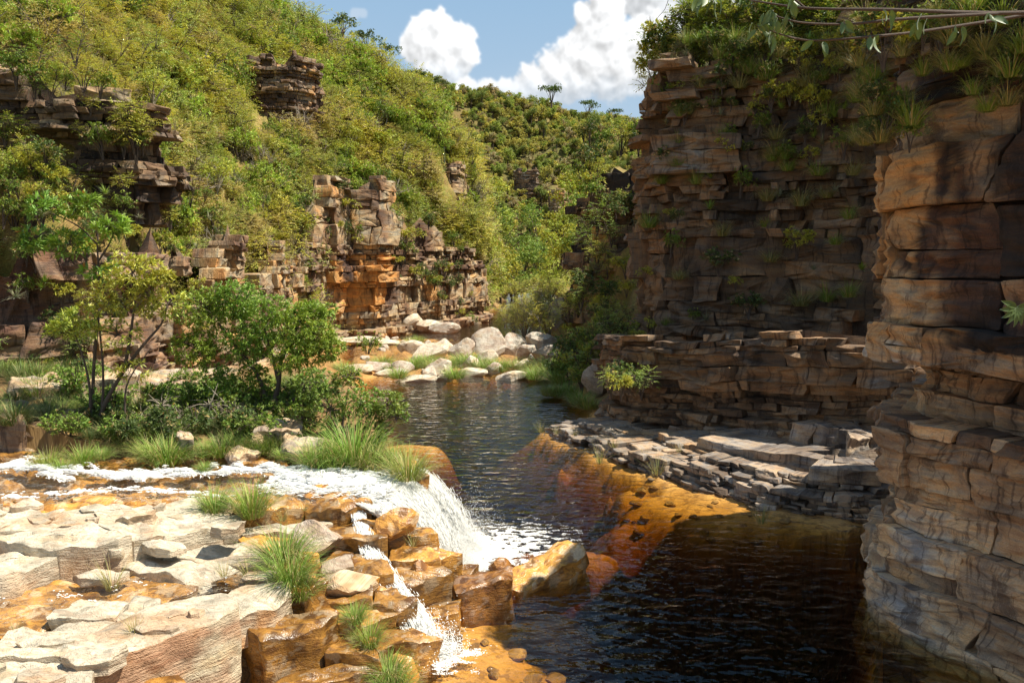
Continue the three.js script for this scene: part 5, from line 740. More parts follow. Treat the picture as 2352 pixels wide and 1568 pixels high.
{ // wooded far hill
  const r = rngOf(611), trees = [];
  const kinds = [[[0.24, 0.25, 0.06], 5.0, 2.6], [[0.20, 0.25, 0.045], 5.5, 2.4], [[0.15, 0.19, 0.04], 5.5, 2.6], [[0.27, 0.28, 0.06], 4.6, 2.3], [[0.24, 0.22, 0.11], 4.6, 2.2]].map(([c, h, w], i) => treeProto({ c: [c[0] * 1.9, c[1] * 1.75, c[2] * 1.7], h, w, lobes: 11, n: 620, len: 0.36, wid: 0.2, k: 4, gap: -0.1 }, 760 + i));
  for (let i = 0; i < 14000; i++) { const q = farHill.sample(r); if (!inView(q.p, 60, 30)) continue; const [px, row] = toPx(q.p); if (px > 1560 || px < 560) continue; if (q.v > 0.86) continue; if ((px > 1190 && px < 1240 && row > 385 && row < 450) || (px > 1262 && px < 1305 && row > 430 && row < 480)) { if (r() < 0.8) continue; } trees.push({ p: q.p.clone(), s: r() < 0.1 ? rr(r, 0.75, 1.1) : rr(r, 0.3, 0.7), turn: r() * 6.28, k: Math.floor(r() * 20), sy: rr(r, 0.8, 1.15) }); }
  scatter(trees, kinds, 'woodland_tree', 'rounded olive-green tree in the wood on the far hill', 'tree', 'trees of the far hill', 'woodland', 'dense far wood covering the hill', 300);
  const umb = [0, 1, 2].map((i) => treeProto({ c: G.deep, h: 8.5, w: 4.4, lobes: 10, n: 420, len: 0.42, wid: 0.24, k: 5, flat: true, fork: 0.5, tr: 0.2, gap: -0.1 }, 790 + i));
  [['flat-topped tree on the skyline above the scrub slope', 790, 125, 150, 0.85], ['flat-topped dark tree on the skyline right of the shallow notch', 842, 155, 190, 1.0], ['broad crooked tree on the ridge above the tower', 885, 190, 200, 1.15], ['dense skyline tree below the white cloud', 960, 232, 215, 1.0], ['flat umbrella tree alone on the skyline between the clouds', 1268, 272, 250, 1.25], ['low umbrella tree on the ridge beside the lone tall one', 1352, 292, 250, 1.0], ['small umbrella tree at the end of the ridge', 1412, 298, 250, 0.8], ['bushy tree crown on the ridge by the cloud foot', 1010, 240, 222, 0.8]].forEach(([label, px, row, d, s], i) => plantThing(umb[i % 3], 'umbrella_tree', label, 'tree', 'trees of the skyline', P(px, row, d), s, i * 1.3));
  const edge = [0, 1].map((i) => treeProto({ c: [G.sun, G.mid][i], h: 6, w: 3.2, lobes: 16, n: 1300, len: 0.26, wid: 0.13, k: 5, gap: -0.15, low: true, fork: 0.15 }, 795 + i));
  const ridge = rngOf(9); for (let i = 0; i < 14; i++) { const px = mixn(560, 760, i / 13) + rr(ridge, -10, 10), row = lerpTable([[560, 30], [620, 45], [700, 90], [760, 125]], px) + 18; plantThing(edge[i % 2], 'ridge_tree', 'round green tree along the crest of the scrub slope', 'tree', 'trees along the crest of the slope', P(px, row, 104), rr(ridge, 0.5, 0.85), i); }
  // trees where the river bends, and on the spur
  const rv = rngOf(17); [[1105, 640, 108, 1.3, 0], [1130, 655, 112, 1.5, 0], [1080, 600, 104, 1.1, 0], [1150, 640, 125, 1.5, 0], [1175, 650, 140, 1.4, 1], [1205, 645, 145, 1.7, 1], [1235, 640, 150, 1.6, 1], [1260, 640, 150, 1.4, 0], [1290, 630, 130, 1.6, 0], [1320, 610, 115, 1.6, 0], [1290, 560, 120, 1.4, 0], [1350, 560, 105, 1.5, 1], [1170, 560, 140, 1.5, 1], [1230, 560, 155, 1.8, 1], [1120, 520, 125, 1.6, 0], [1330, 480, 110, 1.5, 0]].forEach(([px, row, d, s, k]) => plantThing(edge[k], 'riverside_tree', k ? 'dark bushy tree at the far bend of the river' : 'light green bushy tree at the far bend of the river', 'tree', k ? 'dark trees of the river bend' : 'light trees of the river bend', P(px, row, d).add(new THREE.Vector3(0, -1.3 * s, 0)), s, rv() * 6));
}
// ---------------------------------------------------------------- the bankside trees
function tree(o) {
  const r = rngOf(o.seed), L = new Leaves(), g = top(new THREE.Group(), o.name ?? 'bankside_tree', o.label, o.category ?? 'tree', o.group);
  const limbs = o.limbs.map((l) => tube(l[0], l[1], l[2], 7));
  mesh(mergeGeometries(limbs), o.bark ?? M.bark, 'trunk', g); const tw = [];
  for (const [c, R, n, root] of o.lobes) {
    const from = root ?? c; for (let k = 0; k < (o.twigs ?? 10); k++) { const u = unit(r), e = new THREE.Vector3(c.x + u[0] * R, c.y + u[1] * R * 0.7, c.z + u[2] * R); tw.push(tube([from, new THREE.Vector3().lerpVectors(from, e, 0.5).add(new THREE.Vector3((r() - 0.5) * 0.15, 0.06, (r() - 0.5) * 0.15)), e], 0.016, 0.004, 4)); }
    const c0 = vary(r, o.c, 0.12);
    for (let k = 0; k < n; k++) { const u = unit(r), f = Math.pow(r(), 0.38), p = [c.x + u[0] * R * f, c.y + u[1] * R * 0.78 * f, c.z + u[2] * R * f]; if (n3(p[0] * 1.8, p[1] * 1.8, p[2] * 1.8 + o.seed) < (o.gap ?? -0.3)) continue; whorl(L, r, p, [u[0] * 0.6, 0.55 + u[1] * 0.3, u[2] * 0.6], o.k ?? 7, o.len, o.wid, c0, 0.95); }
  }
  mesh(mergeGeometries(tw), o.bark ?? M.bark, 'branches', g); mesh(L.geo(), M.leafGloss, 'crown', g); return g;
}
tree({ label: 'dense round-crowned dark green tree on the bank by the water', seed: 71, c: [0.26, 0.37, 0.04], len: 0.14, wid: 0.05, k: 7, gap: -0.22,
  limbs: [[[P(632, 985, 22.6), P(630, 930, 22.6), P(640, 880, 22.6), P(648, 820, 22.6), P(690, 770, 22.4)], 0.10, 0.04], [[P(624, 985, 22.7), P(612, 920, 22.7), P(590, 860, 22.8), P(545, 800, 22.8), P(500, 740, 22.8)], 0.085, 0.03], [[P(640, 985, 22.4), P(655, 940, 22.3), P(690, 900, 22.2), P(720, 850, 22.1)], 0.06, 0.02], [[P(640, 880, 22.6), P(620, 800, 22.8), P(600, 730, 22.9)], 0.06, 0.02]],
  lobes: [[P(468, 712, 22.9), 0.9, 693], [P(445, 800, 22.6), 0.72, 504], [P(540, 690, 23.1), 0.85, 630], [P(620, 735, 22.8), 1.0, 840], [P(700, 752, 22.4), 0.95, 798], [P(745, 800, 22.2), 0.6, 420], [P(672, 815, 22), 0.75, 546], [P(560, 790, 22.9), 0.85, 588], [P(492, 875, 22.5), 0.6, 357], [P(575, 870, 22.9), 0.6, 273], [P(730, 720, 22.6), 0.55, 315]] });
tree({ label: 'slender multi-stemmed tree with light green leaf tufts on the bank', seed: 72, c: G.sun, len: 0.19, wid: 0.05, k: 8, gap: -0.02, twigs: 12, bark: M.bark,
  limbs: [[[P(218, 1010, 20.9), P(235, 940, 20.9), P(285, 850, 20.9), P(330, 790, 20.9), P(372, 740, 21), P(385, 690, 21)], 0.075, 0.015], [[P(205, 1005, 21), P(206, 900, 21), P(190, 820, 21), P(168, 760, 21)], 0.05, 0.012], [[P(285, 850, 20.9), P(300, 760, 20.8), P(308, 680, 20.8), P(300, 610, 20.8)], 0.05, 0.012], [[P(232, 980, 21), P(236, 860, 21), P(226, 740, 21), P(215, 660, 21)], 0.045, 0.012], [[P(285, 960, 20.7), P(292, 880, 20.7), P(345, 800, 20.7)], 0.035, 0.01]],
  lobes: [[P(305, 625, 20.8), 0.75, 252], [P(245, 690, 20.9), 0.7, 210], [P(345, 690, 20.9), 0.6, 189], [P(180, 745, 21), 0.65, 210], [P(140, 765, 21), 0.4, 84], [P(385, 700, 21), 0.5, 126], [P(270, 770, 20.8), 0.6, 105], [P(360, 640, 21), 0.4, 105], [P(300, 840, 20.8), 0.5, 63]] });
tree({ label: 'tall thin sapling topped by large bright leaf whorls', seed: 73, c: G.fresh, len: 0.26, wid: 0.07, k: 9, gap: 0.0, twigs: 9,
  limbs: [[[P(212, 1000, 21.6), P(214, 850, 21.6), P(228, 680, 21.6), P(222, 560, 21.6)], 0.06, 0.02], [[P(222, 560, 21.6), P(180, 520, 21.6), P(120, 490, 21.6)], 0.03, 0.01], [[P(225, 600, 21.6), P(255, 550, 21.6), P(262, 520, 21.5)], 0.03, 0.01]],
  lobes: [[P(110, 480, 21.6), 0.55, 126], [P(190, 475, 21.6), 0.5, 126], [P(250, 520, 21.5), 0.45, 105], [P(80, 550, 21.6), 0.45, 73], [P(160, 560, 21.6), 0.5, 94], [P(225, 620, 21.6), 0.45, 63]] });
tree({ name: 'bankside_shrub', category: 'shrub', label: 'sprawling glossy shrub overhanging the pool beside the round tree', seed: 74, c: G.mid, len: 0.12, wid: 0.048, k: 6, gap: -0.12, twigs: 14,
  limbs: [[[P(760, 1020, 20.6), P(770, 960, 20.5), P(730, 890, 20.6)], 0.04, 0.012], [[P(800, 1020, 20.4), P(830, 960, 20.3), P(890, 920, 20.2)], 0.04, 0.012], [[P(780, 1025, 20.5), P(790, 950, 20.5), P(800, 890, 20.5)], 0.04, 0.012], [[P(820, 1025, 20.3), P(860, 990, 20.2), P(900, 975, 20)], 0.03, 0.01]],
  lobes: [[P(722, 885, 20.8), 0.6, 441], [P(760, 945, 20.5), 0.6, 420], [P(832, 925, 20.3), 0.62, 462], [P(893, 930, 20.2), 0.5, 315], [P(862, 985, 20.1), 0.5, 315], [P(775, 1000, 20.4), 0.5, 294], [P(700, 960, 20.8), 0.45, 231], [P(800, 870, 20.9), 0.45, 231], [P(915, 960, 20.1), 0.3, 126]] });
tree({ name: 'bankside_shrub', category: 'shrub', label: 'tangle of bare twigs and small leaves under the round tree', seed: 75, c: G.mid, len: 0.12, wid: 0.04, k: 5, gap: 0.05, twigs: 24, bark: M.paleBark,
  limbs: [[[P(470, 1010, 21.6), P(480, 940, 21.6), P(500, 880, 21.8)], 0.03, 0.01], [[P(400, 990, 21.4), P(460, 965, 21.2), P(540, 955, 21)], 0.025, 0.008], [[P(560, 985, 21.6), P(520, 930, 21.8), P(470, 880, 22)], 0.03, 0.01]],
  lobes: [[P(480, 930, 21.8), 0.7, 189], [P(420, 960, 21.5), 0.6, 147], [P(545, 945, 21.6), 0.6, 147], [P(370, 930, 21.8), 0.6, 147], [P(320, 960, 21.4), 0.6, 147]] });
{ // grass tufts of the shelf, bank and bar
  const protos = { lush: [0, 1, 2].map((i) => tuftProto(820 + i, { n: 440, h: [0.7, 0.8, 0.6][i], w: [0.24, 0.2, 0.3][i], droop: [1.9, 1.5, 2.4][i], dry: 0.24, c: [[0.22, 0.34, 0.045], [0.26, 0.37, 0.05], [0.20, 0.30, 0.04]][i] })), thin: [0, 1].map((i) => tuftProto(830 + i, { n: 46, h: 0.55, w: 0.10, wid: 0.009, droop: 0.8, dry: 0.25, c: G.olive })), rank: [0, 1, 2].map((i) => tuftProto(840 + i, { n: 460, h: 0.8, w: 0.34, wid: 0.014, droop: 2.1, c: [[0.24, 0.37, 0.045], [0.21, 0.34, 0.04], [0.30, 0.36, 0.06]][i], dry: 0.22 })) };
  const one = (kind, k, label, px, row, y, s, group, sy = 1) => { const p = PY(px, row, y); return plantThing(protos[kind][k % protos[kind].length], 'grass_tuft', label, 'grass', group, p, s, px * 0.7, [M.blade, M.bark], sy); };
  one('lush', 0, 'thick grass clump in mid-stream beside its larger neighbour', 492, 1168, 1.95, 0.95); one('lush', 1, 'largest round grass clump in mid-stream above the shelf', 578, 1180, 1.95, 1.15); one('thin', 0, 'sparse upright grass by the wet orange rock', 648, 1192, 1.85, 0.8);
  one('lush', 2, 'long green grass hanging beside the mottled grey boulder', 648, 1275, 1.6, 1.2, 'long grass of the shelf'); one('lush', 0, 'long green grass below the mottled grey boulder', 668, 1330, 1.45, 1.15, 'long grass of the shelf'); one('lush', 1, 'grass hanging over the stepped orange rocks', 690, 1370, 1.2, 0.8, 'long grass of the shelf');
  one('thin', 0, 'wispy grass rooted by the lower channel', 258, 1345, 1.5, 1.2); one('thin', 1, 'dry wispy grass at the right end of the terrace', 515, 1320, 1.5, 0.8); one('thin', 0, 'tall dry grass next to the long green grass', 572, 1322, 1.5, 0.95); one('thin', 1, 'small grass sprig on the brown-faced block', 308, 1452, 1.5, 0.75); one('thin', 0, 'tiny sprig on the white slabs', 36, 1452, 1.45, 0.55);
  one('lush', 0, 'grass growing on the orange steps', 815, 1425, 0.85, 0.6, 'grass of the orange steps'); one('lush', 1, 'grass trailing down the orange steps', 850, 1480, 0.55, 0.7, 'grass of the orange steps'); one('lush', 2, 'grass at the foot of the orange steps', 890, 1545, 0.25, 0.8, 'grass of the orange steps'); one('lush', 0, 'grass sprawling low at the pool edge steps', 905, 1590, 0.1, 0.8, 'grass of the orange steps'); one('thin', 1, 'grass sprig on the rock island between the falls', 948, 1250, 1.3, 0.8); one('thin', 0, 'thin sprig on the wet rock above the fall', 700, 1170, 1.85, 0.5);
  const r = rngOf(850), dim = [0, 1].map((i) => tuftProto(860 + i, { n: 420, h: 0.8, w: 0.34, wid: 0.014, droop: 2.1, c: [G.deep, G.mid][i], dry: 0.12 }));
  for (const [px, row, s] of [[140, 1078, 1.0], [110, 1070, 0.8], [190, 1062, 1.1], [230, 1050, 1.2], [350, 1050, 1.2], [385, 1058, 1.1], [425, 1050, 1.0], [470, 1045, 1.0], [510, 1042, 1.0], [560, 1040, 0.9], [730, 1066, 1.2], [765, 1070, 1.4], [815, 1058, 1.5], [858, 1070, 1.3], [905, 1068, 1.3], [938, 1092, 1.0], [650, 1050, 0.7], [470, 1078, 0.5]]) one('rank', Math.floor(r() * 3), 'bushy grass clump along the far side of the rapids', px, row, 2.05, s * rr(r, 0.5, 1.15), 'grass clumps along the rapids', rr(r, 0.8, 1.3));
  for (let i = 0; i < 150; i++) { const px = rr(r, -40, 700), row = rr(r, 885, 1040), p = PY(px, row, 2.3); p.y = bed(p.x, -p.z); plantThing(dim[i % 2], 'grass_tuft', 'rank grass in the undergrowth below the bankside trees', 'grass', 'undergrowth grass of the bank', p, rr(r, 0.6, 1.15), i, [M.blade, M.bark]); }
  for (const [px, row, s] of [[915, 866, 1.5], [1046, 866, 1.6], [880, 838, 1.6], [870, 843, 1.4], [950, 845, 1.7], [985, 838, 1.8], [1000, 848, 1.7], [968, 836, 1.5], [1060, 838, 1.9], [1075, 832, 1.8], [1095, 842, 1.9], [1110, 838, 1.8], [1135, 846, 1.6], [1150, 850, 1.6], [1180, 848, 1.7], [1210, 852, 1.8], [1240, 858, 2], [1255, 850, 2], [1230, 868, 1.6], [1270, 866, 1.8], [1290, 880, 1.8], [1262, 905, 1.3], [1285, 905, 1.4], [1310, 905, 1.4], [1330, 925, 1.4], [1350, 935, 1.4], [790, 852, 1.6], [805, 858, 1.5], [945, 790, 1.5], [928, 800, 1.2], [960, 785, 1.3], [1000, 760, 1.2], [1080, 712, 2], [1120, 850, 1.6], [1025, 845, 1.5], [900, 850, 1.2]]) one('rank', Math.floor(r() * 3), 'bright green grass clump among the boulders of the bar', px, row, 0.18, s * 0.95, 'grass clumps of the boulder bar', 0.85);
  for (const [px, row, y, s] of [[1242, 990, 0.4, 0.7], [1278, 995, 0.4, 0.5], [1320, 998, 0.5, 0.5], [1378, 1060, 0.2, 0.9], [1510, 1085, 0.3, 1.0], [1560, 1035, 0.6, 0.5], [1690, 1050, 0.6, 0.7], [1480, 1050, 0.3, 0.6], [1750, 1195, 0.3, 0.8], [1410, 1025, 0.5, 0.6]]) one('thin', 0, 'thin grass sprig in a crack of the grey ledges', px, row, y, s * 1.6, 'grass sprigs of the ledges');
}
{ // bushes in the shade below the bankside trees
  const r = rngOf(871), bs = [0, 1].map((i) => shrubProto({ n: 420, len: 0.13, wid: 0.05, k: 6, c: [G.deep, G.mid][i], w: 0.8, h: 0.9, lobes: 7, gap: -0.2, twigs: 5 }, 880 + i));
  for (let i = 0; i < 34; i++) { const px = rr(r, 150, 720), row = rr(r, 900, 1000), p = PY(px, row, 2.4); p.y = bed(p.x, -p.z) - 0.05; plantThing(bs[i % 2], 'undergrowth_bush', 'low dark leafy bush in the undergrowth below the bankside trees', 'shrub', 'undergrowth bushes of the bank', p, rr(r, 0.6, 1.2), r() * 6); }
}
{ // plants on and above the shaded cliffs
  const r = rngOf(900), cl = [0, 1, 2].map((i) => shrubProto({ n: 260, len: 0.17, wid: 0.06, k: 6, c: [G.mid, G.deep, G.sun][i], w: 0.9, h: 1.2, lobes: 6, gap: -0.1 }, 910 + i)), fr = [0, 1].map((i) => shrubProto({ spray: true, n: 200, len: 0.26, c: [G.sun, G.mid][i], w: 1.0, h: 1.5, lobes: 6, gap: -0.1, twigs: 5 }, 920 + i)), sp = [spikyProto(930), spikyProto(931, G.mid)], hang = [0, 1].map((i) => tuftProto(940 + i, { n: 200, h: 1.1, w: 0.25, wid: 0.02, droop: 3.2, c: [G.mid, G.olive][i], dry: 0.2 }));
  const put = (pr, name, label, cat, group, px, row, d, s) => plantThing(pr, name, label, cat, group, P(px, row, d), s, r() * 6.28, [M.leaf, M.bark], rr(r, 0.8, 1.15));
  for (let i = 0; i < 150; i++) { const t = r(), px = mixn(1500, 2010, t), row = lerpTable([[1500, 195], [1560, 150], [1650, 115], [1760, 105], [1900, 110], [2010, 90]], px) + rr(r, -80, 45), d = lerpTable([[1500, 37.5], [1600, 36.5], [1750, 35], [1900, 33.6], [2010, 31.5]], px) + (row < 60 ? 1.5 : 0.2); if (r() < 0.5) put(cl[i % 3], 'cliff_top_shrub', 'leafy shrub crowning the top of the shaded cliff', 'shrub', 'shrubs crowning the shaded cliff', px, row, d, rr(r, 0.6, 1.3)); else put(fr[i % 2], 'cliff_top_shrub', 'feathery shrub crowning the top of the shaded cliff', 'shrub', 'feathery shrubs crowning the shaded cliff', px, row, d, rr(r, 0.6, 1.3)); }
  for (let i = 0, n = 0; i < 900 && n < 90; i++) { const q = rightHill.sample(r), [px, row] = toPx(q.p); if (px < 1480 || px > 2080 || row < -60 || row > 210) continue; n++; q.p.y -= 0.3; plantThing(i % 2 ? cl[i % 3] : fr[i % 2], 'hilltop_shrub', 'green shrub on the ground above the shaded cliff', 'shrub', 'shrubs above the shaded cliff', q.p.clone(), rr(r, 0.8, 1.6), r() * 6); }
  const spots = [[1560, 330], [1580, 260], [1640, 240], [1700, 200], [1760, 180], [1830, 230], [1880, 180], [1600, 420], [1630, 480], [1660, 540], [1700, 420], [1720, 330], [1750, 280], [1800, 330], [1850, 300], [1900, 260], [1940, 330], [1880, 400], [1920, 440], [1960, 400], [1840, 470], [1790, 450], [1650, 600], [1690, 640], [1760, 520], [1830, 560], [1870, 620], [1920, 560], [1950, 500], [1980, 620], [1540, 560], [1560, 640], [1590, 720], [1620, 735], [1500, 740], [1530, 745], [1460, 770], [1900, 690], [1950, 680], [1840, 700], [1990, 300], [1970, 230], [1930, 160], [1850, 120], [1700, 120], [1520, 420], [1505, 330], [1490, 520], [1480, 620], [1940, 250], [1890, 330], [1810, 390], [1860, 350], [1770, 600], [1720, 700], [1680, 300], [1660, 180], [1610, 200], [1735, 240], [1795, 250]];
  for (let i = 0; i < 110; i++) spots.push([rr(r, 1500, 2000), 90 + 430 * r() * r()]);
  for (let i = 0; i < 30; i++) { const px = rr(r, -10, 330), row = rr(r, 120, 470), d = lerpTable([[0, 31], [200, 31.2], [330, 32.5]], px) - 0.6; put(i % 3 ? fr[i % 2] : cl[i % 3], 'crag_shrub', 'leafy shrub in front of the jutting slabs above the bankside trees', 'shrub', 'shrubs on the jutting slabs', px, row, d, rr(r, 0.4, 1.0)); }
  for (let i = 0; i < 26; i++) put(i % 2 ? fr[0] : cl[i % 3], 'wall_shrub', 'leafy shrub on the earthen slope above the plum-brown wall', 'shrub', 'shrubs above the plum-brown wall', rr(r, -40, 130), rr(r, 370, 520), rr(r, 27.6, 28.6), rr(r, 0.5, 0.9));
  for (const [px, row] of spots) { const d = lerpTable([[1480, 36.6], [1560, 35.3], [1750, 33.6], [1900, 32], [2000, 29.5]], px) - 0.35, q = r(); if (q < 0.45) put(cl[Math.floor(r() * 3)], 'cliff_shrub', 'dark leafy shrub rooted in the face of the shaded cliff', 'shrub', 'shrubs in the face of the shaded cliff', px, row + 18, d, rr(r, 0.4, 0.95)); else if (q < 0.75) put(hang[Math.floor(r() * 2)], 'hanging_tuft', 'drooping grass hanging from the shaded cliff face', 'grass', 'grass hanging on the shaded cliff', px, row, d, rr(r, 0.7, 1.2)); else put(sp[Math.floor(r() * 2)], 'spiky_rosette', 'spiky rosette plant on the shaded cliff face', 'plant', 'rosettes on the shaded cliff', px, row, d, rr(r, 0.8, 1.3)); }
  // near wall
  for (const [px, row, s, k] of [[2020, 300, 0.8, 0], [1990, 330, 0.9, 1], [2040, 250, 0.6, 0], [1985, 220, 0.9, 1], [1975, 150, 0.9, 1], [2010, 180, 0.8, 0], [2080, 230, 0.7, 1], [2120, 170, 0.7, 0], [2060, 60, 0.9, 1], [2110, 90, 0.8, 0], [2180, 60, 0.8, 1], [2240, 120, 0.7, 0], [1990, 60, 1.0, 1], [2290, 40, 0.8, 1], [2320, 140, 0.7, 0]]) put(hang[k], 'hanging_tuft', 'drooping grass hanging over the near overhanging wall', 'grass', 'grass hanging over the near wall', px, row, 13.9 - (px - 2000) * 0.004 + 0, s * 0.6);
  for (const [px, row, s] of [[2055, 265, 0.5], [2030, 130, 0.6], [2090, 330, 0.4], [2140, 100, 0.5], [2210, 40, 0.5]]) put(cl[Math.floor(r() * 3)], 'cliff_shrub', 'small leafy shrub on the near overhanging wall', 'shrub', 'shrubs on the near wall', px, row, 13.6 - (px - 2000) * 0.003 + 0, s);
  for (const [px, row, s] of [[2070, 110, 0.5], [2030, 215, 0.45], [2180, 50, 0.5]]) put(sp[1], 'spiky_rosette', 'spiky rosette on the near overhanging wall', 'plant', 'rosettes on the near wall', px, row, 13.5 + 0, s);
  for (let i = 0; i < 44; i++) { const px = rr(r, 1985, 2360), row = rr(r, -10, 330) * (px > 2150 ? 0.8 : 1), d = 13.6 - (px - 2000) * 0.004 + 0, q = r(); if (q < 0.55) put(hang[i % 2], 'hanging_tuft', 'drooping grass hanging over the near overhanging wall', 'grass', 'grass hanging over the near wall', px, row, d, rr(r, 0.35, 0.65)); else if (q < 0.8) put(cl[i % 2], 'cliff_shrub', 'small leafy shrub on the near overhanging wall', 'shrub', 'shrubs on the near wall', px, row, d, rr(r, 0.25, 0.55)); else put(sp[i % 2], 'spiky_rosette', 'spiky rosette on the near overhanging wall', 'plant', 'rosettes on the near wall', px, row, d, rr(r, 0.4, 0.6)); }
  // scrub of the right bank upstream
  for (let i = 0; i < 190; i++) { const px = rr(r, 1275, 1480), row = rr(r, 300, 905), d = lerpTable([[300, 66], [420, 62], [560, 58], [700, 52], [800, 46.5], [905, 38.5]], row) + (px < 1330 ? 6 : 0) - (px > 1400 && row > 500 ? 9 : 0) - 1.2; if ((px < 1330 && row < 640) || (row < 720 && r() < 0.55)) continue; const p = P(px, row, d), up = fr[i % 2]; plantThing(r() < 0.55 ? cl[i % 3] : up, 'bank_shrub', r() < 2 ? 'leafy green shrub on the broken bank below the dark cliffs' : '', 'shrub', 'shrubs of the broken bank', p, rr(r, 0.7, 1.5) * d / 52, r() * 6.28, [M.leaf, M.bark], rr(r, 0.8, 1.1)); }
  const willow = [0, 1].map((i) => shrubProto({ spray: true, n: 620, len: 0.26, c: [G.lime, G.sun][i], w: 1.7, h: 2.6, lobes: 11, gap: -0.15, twigs: 5 }, 960 + i));
  for (const [px, row, d, s] of [[1205, 775, 62, 1.2], [1235, 780, 60, 1.25], [1258, 770, 61, 1.1], [1180, 760, 66, 1.0], [1225, 745, 66, 1.2], [1250, 730, 68, 1.2], [1200, 735, 70, 1.0], [1160, 745, 72, 0.8]]) plantThing(willow[Math.floor(r() * 2)], 'willowy_shrub', 'light green willowy shrub standing behind the boulder pile', 'shrub', 'willowy shrubs behind the boulders', P(px, row, d), s, r() * 6, [M.leaf, M.paleBark]);
  plantThing(cl[0], 'round_shrub', 'small round shrub on the pale rocks by the orange shallows', 'shrub', null, P(843, 820, 55), 1.5, 0.4);
  for (const [px, row, d, s] of [[1310, 880, 42, 1.4], [1335, 870, 42, 1.5], [1360, 850, 42, 1.5], [1290, 860, 44, 1.3], [1385, 830, 41, 1.4], [1340, 830, 46, 1.5], [1300, 835, 48, 1.4], [1400, 850, 38, 0.8]]) plantThing(cl[Math.floor(r() * 3)], 'bank_shrub', 'low dark shrub at the pool corner below the dark stack', 'shrub', 'low shrubs of the pool corner', P(px, row, d), s, r() * 6);
  // shrubs and rosettes on the rock wall behind the bankside trees
  for (let i = 0; i < 60; i++) { const px = rr(r, 0, 480), row = rr(r, 420, 850), d = lerpTable([[0, 26.2], [200, 27.5], [330, 33], [480, 38]], px); const q = r(); if (q < 0.5) put(cl[i % 3], 'wall_shrub', 'leafy shrub rooted on the plum-brown rock wall', 'shrub', 'shrubs of the plum-brown wall', px, row, d, rr(r, 0.35, 0.8)); else if (q < 0.75) put(sp[i % 2], 'spiky_rosette', 'pale spiky rosette on the plum-brown rock wall', 'plant', 'rosettes of the plum-brown wall', px, row, d - 0.3, rr(r, 0.7, 1.2)); else put(fr[i % 2], 'wall_shrub', 'feathery shrub rooted on the plum-brown rock wall', 'shrub', 'feathery shrubs of the plum-brown wall', px, row, d, rr(r, 0.4, 0.8)); }
  // shrubs on the long sunlit cliff
  for (let i = 0; i < 100; i++) { const px = rr(r, 470, 1080), row = lerpTable([[500, 570], [800, 500], [1000, 580], [1080, 640]], px) + rr(r, -70, 110), d = lerpTable([[500, 47], [620, 57], [720, 64], [800, 67], [900, 71], [1000, 77], [1080, 84]], px) - 0.6; if (px > 735 && px < 900 && row > 590) continue; put(cl[i % 3], 'wall_shrub', 'small shrub growing in a ledge of the long sunlit cliff', 'shrub', 'shrubs on the long sunlit cliff', px, row, d, rr(r, 0.5, 1.3)); }
  // cactus stems on the pillar
  const cg = []; for (const [dx, h] of [[-0.5, 1.6], [-0.2, 2.0], [0.1, 1.2], [0.4, 2.4], [-0.8, 1.0]]) cg.push(tube([[dx, -0.3, 0], [dx + 0.03, h * 0.5, 0.05], [dx, h, 0]], 0.13, 0.09, 7));
  for (let i = 0; i < 26; i++) { const px = rr(r, 1110, 1300), d = rr(r, 112, 150); plantThing(willow[i % 2], 'bend_shrub', 'low bushy shrub along the far bend of the river', 'shrub', 'shrubs of the river bend', PY(px, lerpTable([[112, 690], [150, 668]], d), 0.8), rr(r, 0.9, 1.6), r() * 6); }
  const ct = top(mesh(mergeGeometries(cg), std({ color: new THREE.Color().setRGB(0.06, 0.075, 0.03), roughness: 0.8 })), 'cactus', 'group of upright cactus stems on the narrow rock pillar', 'cactus'); ct.position.copy(P(1012, 385, 91.5));
}
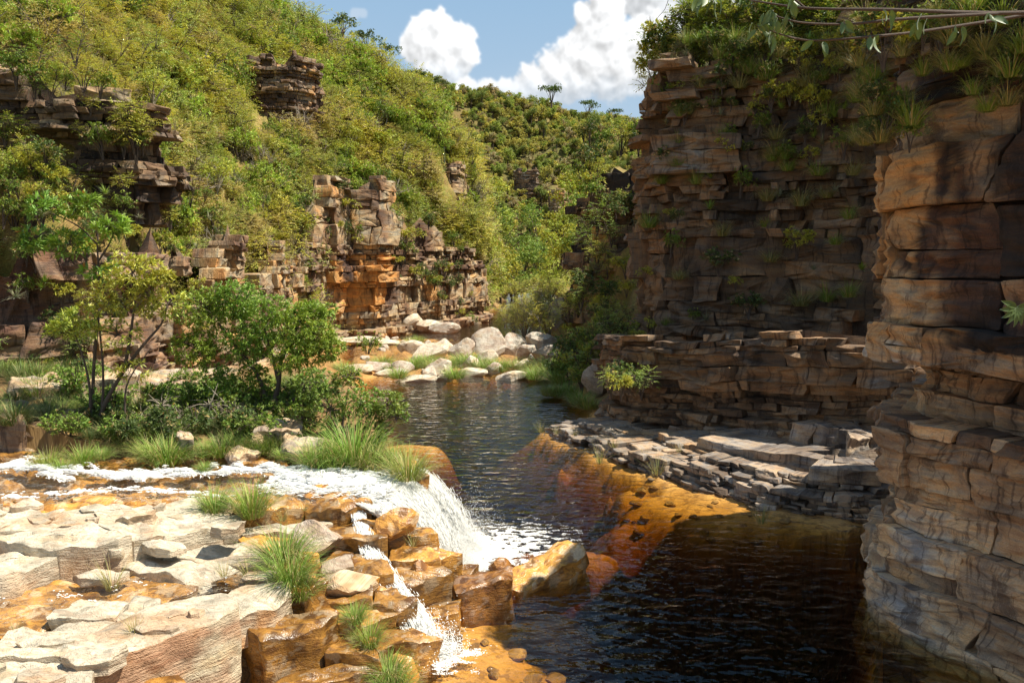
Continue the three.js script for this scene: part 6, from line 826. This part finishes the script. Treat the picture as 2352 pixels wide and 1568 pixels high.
{ // tree leaning in over the pool: branches and hanging leaves
  const g = top(new THREE.Group(), 'overhanging_tree', 'dark leafy branches reaching in from above the near wall', 'tree'), D = 6.4;
  const br = [[[P(2600, 20, 7.4), P(2300, 30, 7), P(2050, 22, D), P(1850, 18, D), P(1720, 0, D)], 0.022, 0.006], [[P(2500, 10, 7.4), P(2200, 60, 7), P(1990, 85, D), P(1850, 92, D), P(1770, 70, 6.2)], 0.016, 0.005], [[P(2300, 30, 7), P(2050, 45, D), P(1950, 55, D), P(1830, 50, 6.3), P(1765, 30, 6.2)], 0.015, 0.005], [[P(1850, 18, D), P(1800, -20, D), P(1700, -60, D), P(1640, -40, 6.2), P(1612, -10, 6.2)], 0.009, 0.004], [[P(1850, 92, D), P(1790, 78, 6.3), P(1740, 60, 6.2)], 0.007, 0.003], [[P(1545, -40, 6.3), P(1528, 20, 6.3), P(1510, 42, 6.3), P(1502, 70, 6.3)], 0.003, 0.0015], [[P(1700, -60, D), P(1600, -70, D), P(1545, -40, 6.3)], 0.006, 0.003]];
  br.forEach(([p, a, b]) => mesh(tube(p, a, b, 6), M.bark, 'branch', g));
  const leafG = (() => { const pos = [], idx = [], col = [], n = 6; for (let i = 0; i <= n; i++) { const t = i / n, w = 0.021 * Math.pow(Math.sin(Math.PI * Math.pow(t, 0.8)), 0.8); for (const s of [-1, 0, 1]) { pos.push(s * w, -0.11 * t, 0.012 * Math.sin(t * 3) + Math.abs(s) * 0.006); col.push(0.10, 0.16, 0.03); } } for (let i = 0; i < n; i++) for (let k = 0; k < 2; k++) { const a = i * 3 + k; idx.push(a, a + 3, a + 4, a, a + 4, a + 1); } return geom(pos, idx, { col }); })();
  { // crown for the branches, out of view, added to keep skylight off the wall
    const q = rngOf(34), L = new Leaves(), tw = [tube([[12.4, 13.2, -8.5], [11.8, 14.2, -9], [11, 14.8, -9.4], [10, 15, -9.6]], 0.12, 0.03, 7), tube([[12.4, 13.2, -8.5], [12.4, 14.6, -10.5], [12.4, 15.6, -12.5], [12.4, 16, -15]], 0.12, 0.03, 7)];
    for (const [x, y, z, R] of [[12.2, 15.2, -9.4, 1.6], [13, 15.6, -11.2, 1.8], [13.4, 16, -13, 1.9], [13.8, 16.4, -15, 2.0], [14.2, 16.4, -17, 2.0], [13.6, 15.8, -8.6, 2], [14, 16.6, -11, 2.2], [14.6, 17, -14.4, 2.2]]) for (let k = 0; k < 330; k++) { const u = unit(q), f = Math.pow(q(), 0.4); whorl(L, q, [x + u[0] * R * f, y + u[1] * R * 0.6 * f, z + u[2] * R * f], [u[0] * 0.5, 0.5, u[2] * 0.5], 6, 0.2, 0.075, G.mid); }
    mesh(mergeGeometries(tw), M.bark, 'limb', g); mesh(L.geo(), M.leafGloss, 'crown', g);
  }
  const r = rngOf(33); for (const [px, row, n] of [[1612, -8, 5], [1650, -6, 4], [1740, 62, 5], [1765, 30, 7], [1795, 40, 6], [1780, 78, 4], [1700, -20, 4], [1820, 0, 4], [1880, 92, 3], [1940, 55, 3], [2040, 28, 4], [2010, 84, 3], [2120, 40, 4], [2200, 62, 4], [2280, 34, 4]]) for (let i = 0; i < n; i++) { const l = mesh(leafG, M.leafGloss, 'leaf', g); l.position.copy(P(px + rr(r, -12, 12), row + rr(r, -10, 8), 6.2 + rr(r, -0.1, 0.1))); l.rotation.set(rr(r, -0.6, 0.6), r() * 6.28, rr(r, -0.9, 0.9)); l.scale.setScalar(rr(r, 0.8, 1.35)); }
  const g2 = top(new THREE.Group(), 'leafy_plant', 'green paddle-leaved plant jutting from the near overhanging wall', 'plant');
  for (let i = 0; i < 9; i++) { const l = mesh(leafG, M.leafGloss, 'leaf', g2); l.position.copy(P(2335, 705, 9.2)); l.rotation.set(0, 0.2, -1.9 + i * 0.45); l.scale.set(1.9, 2.2, 1.9); }
}

renderer.render(scene, camera);
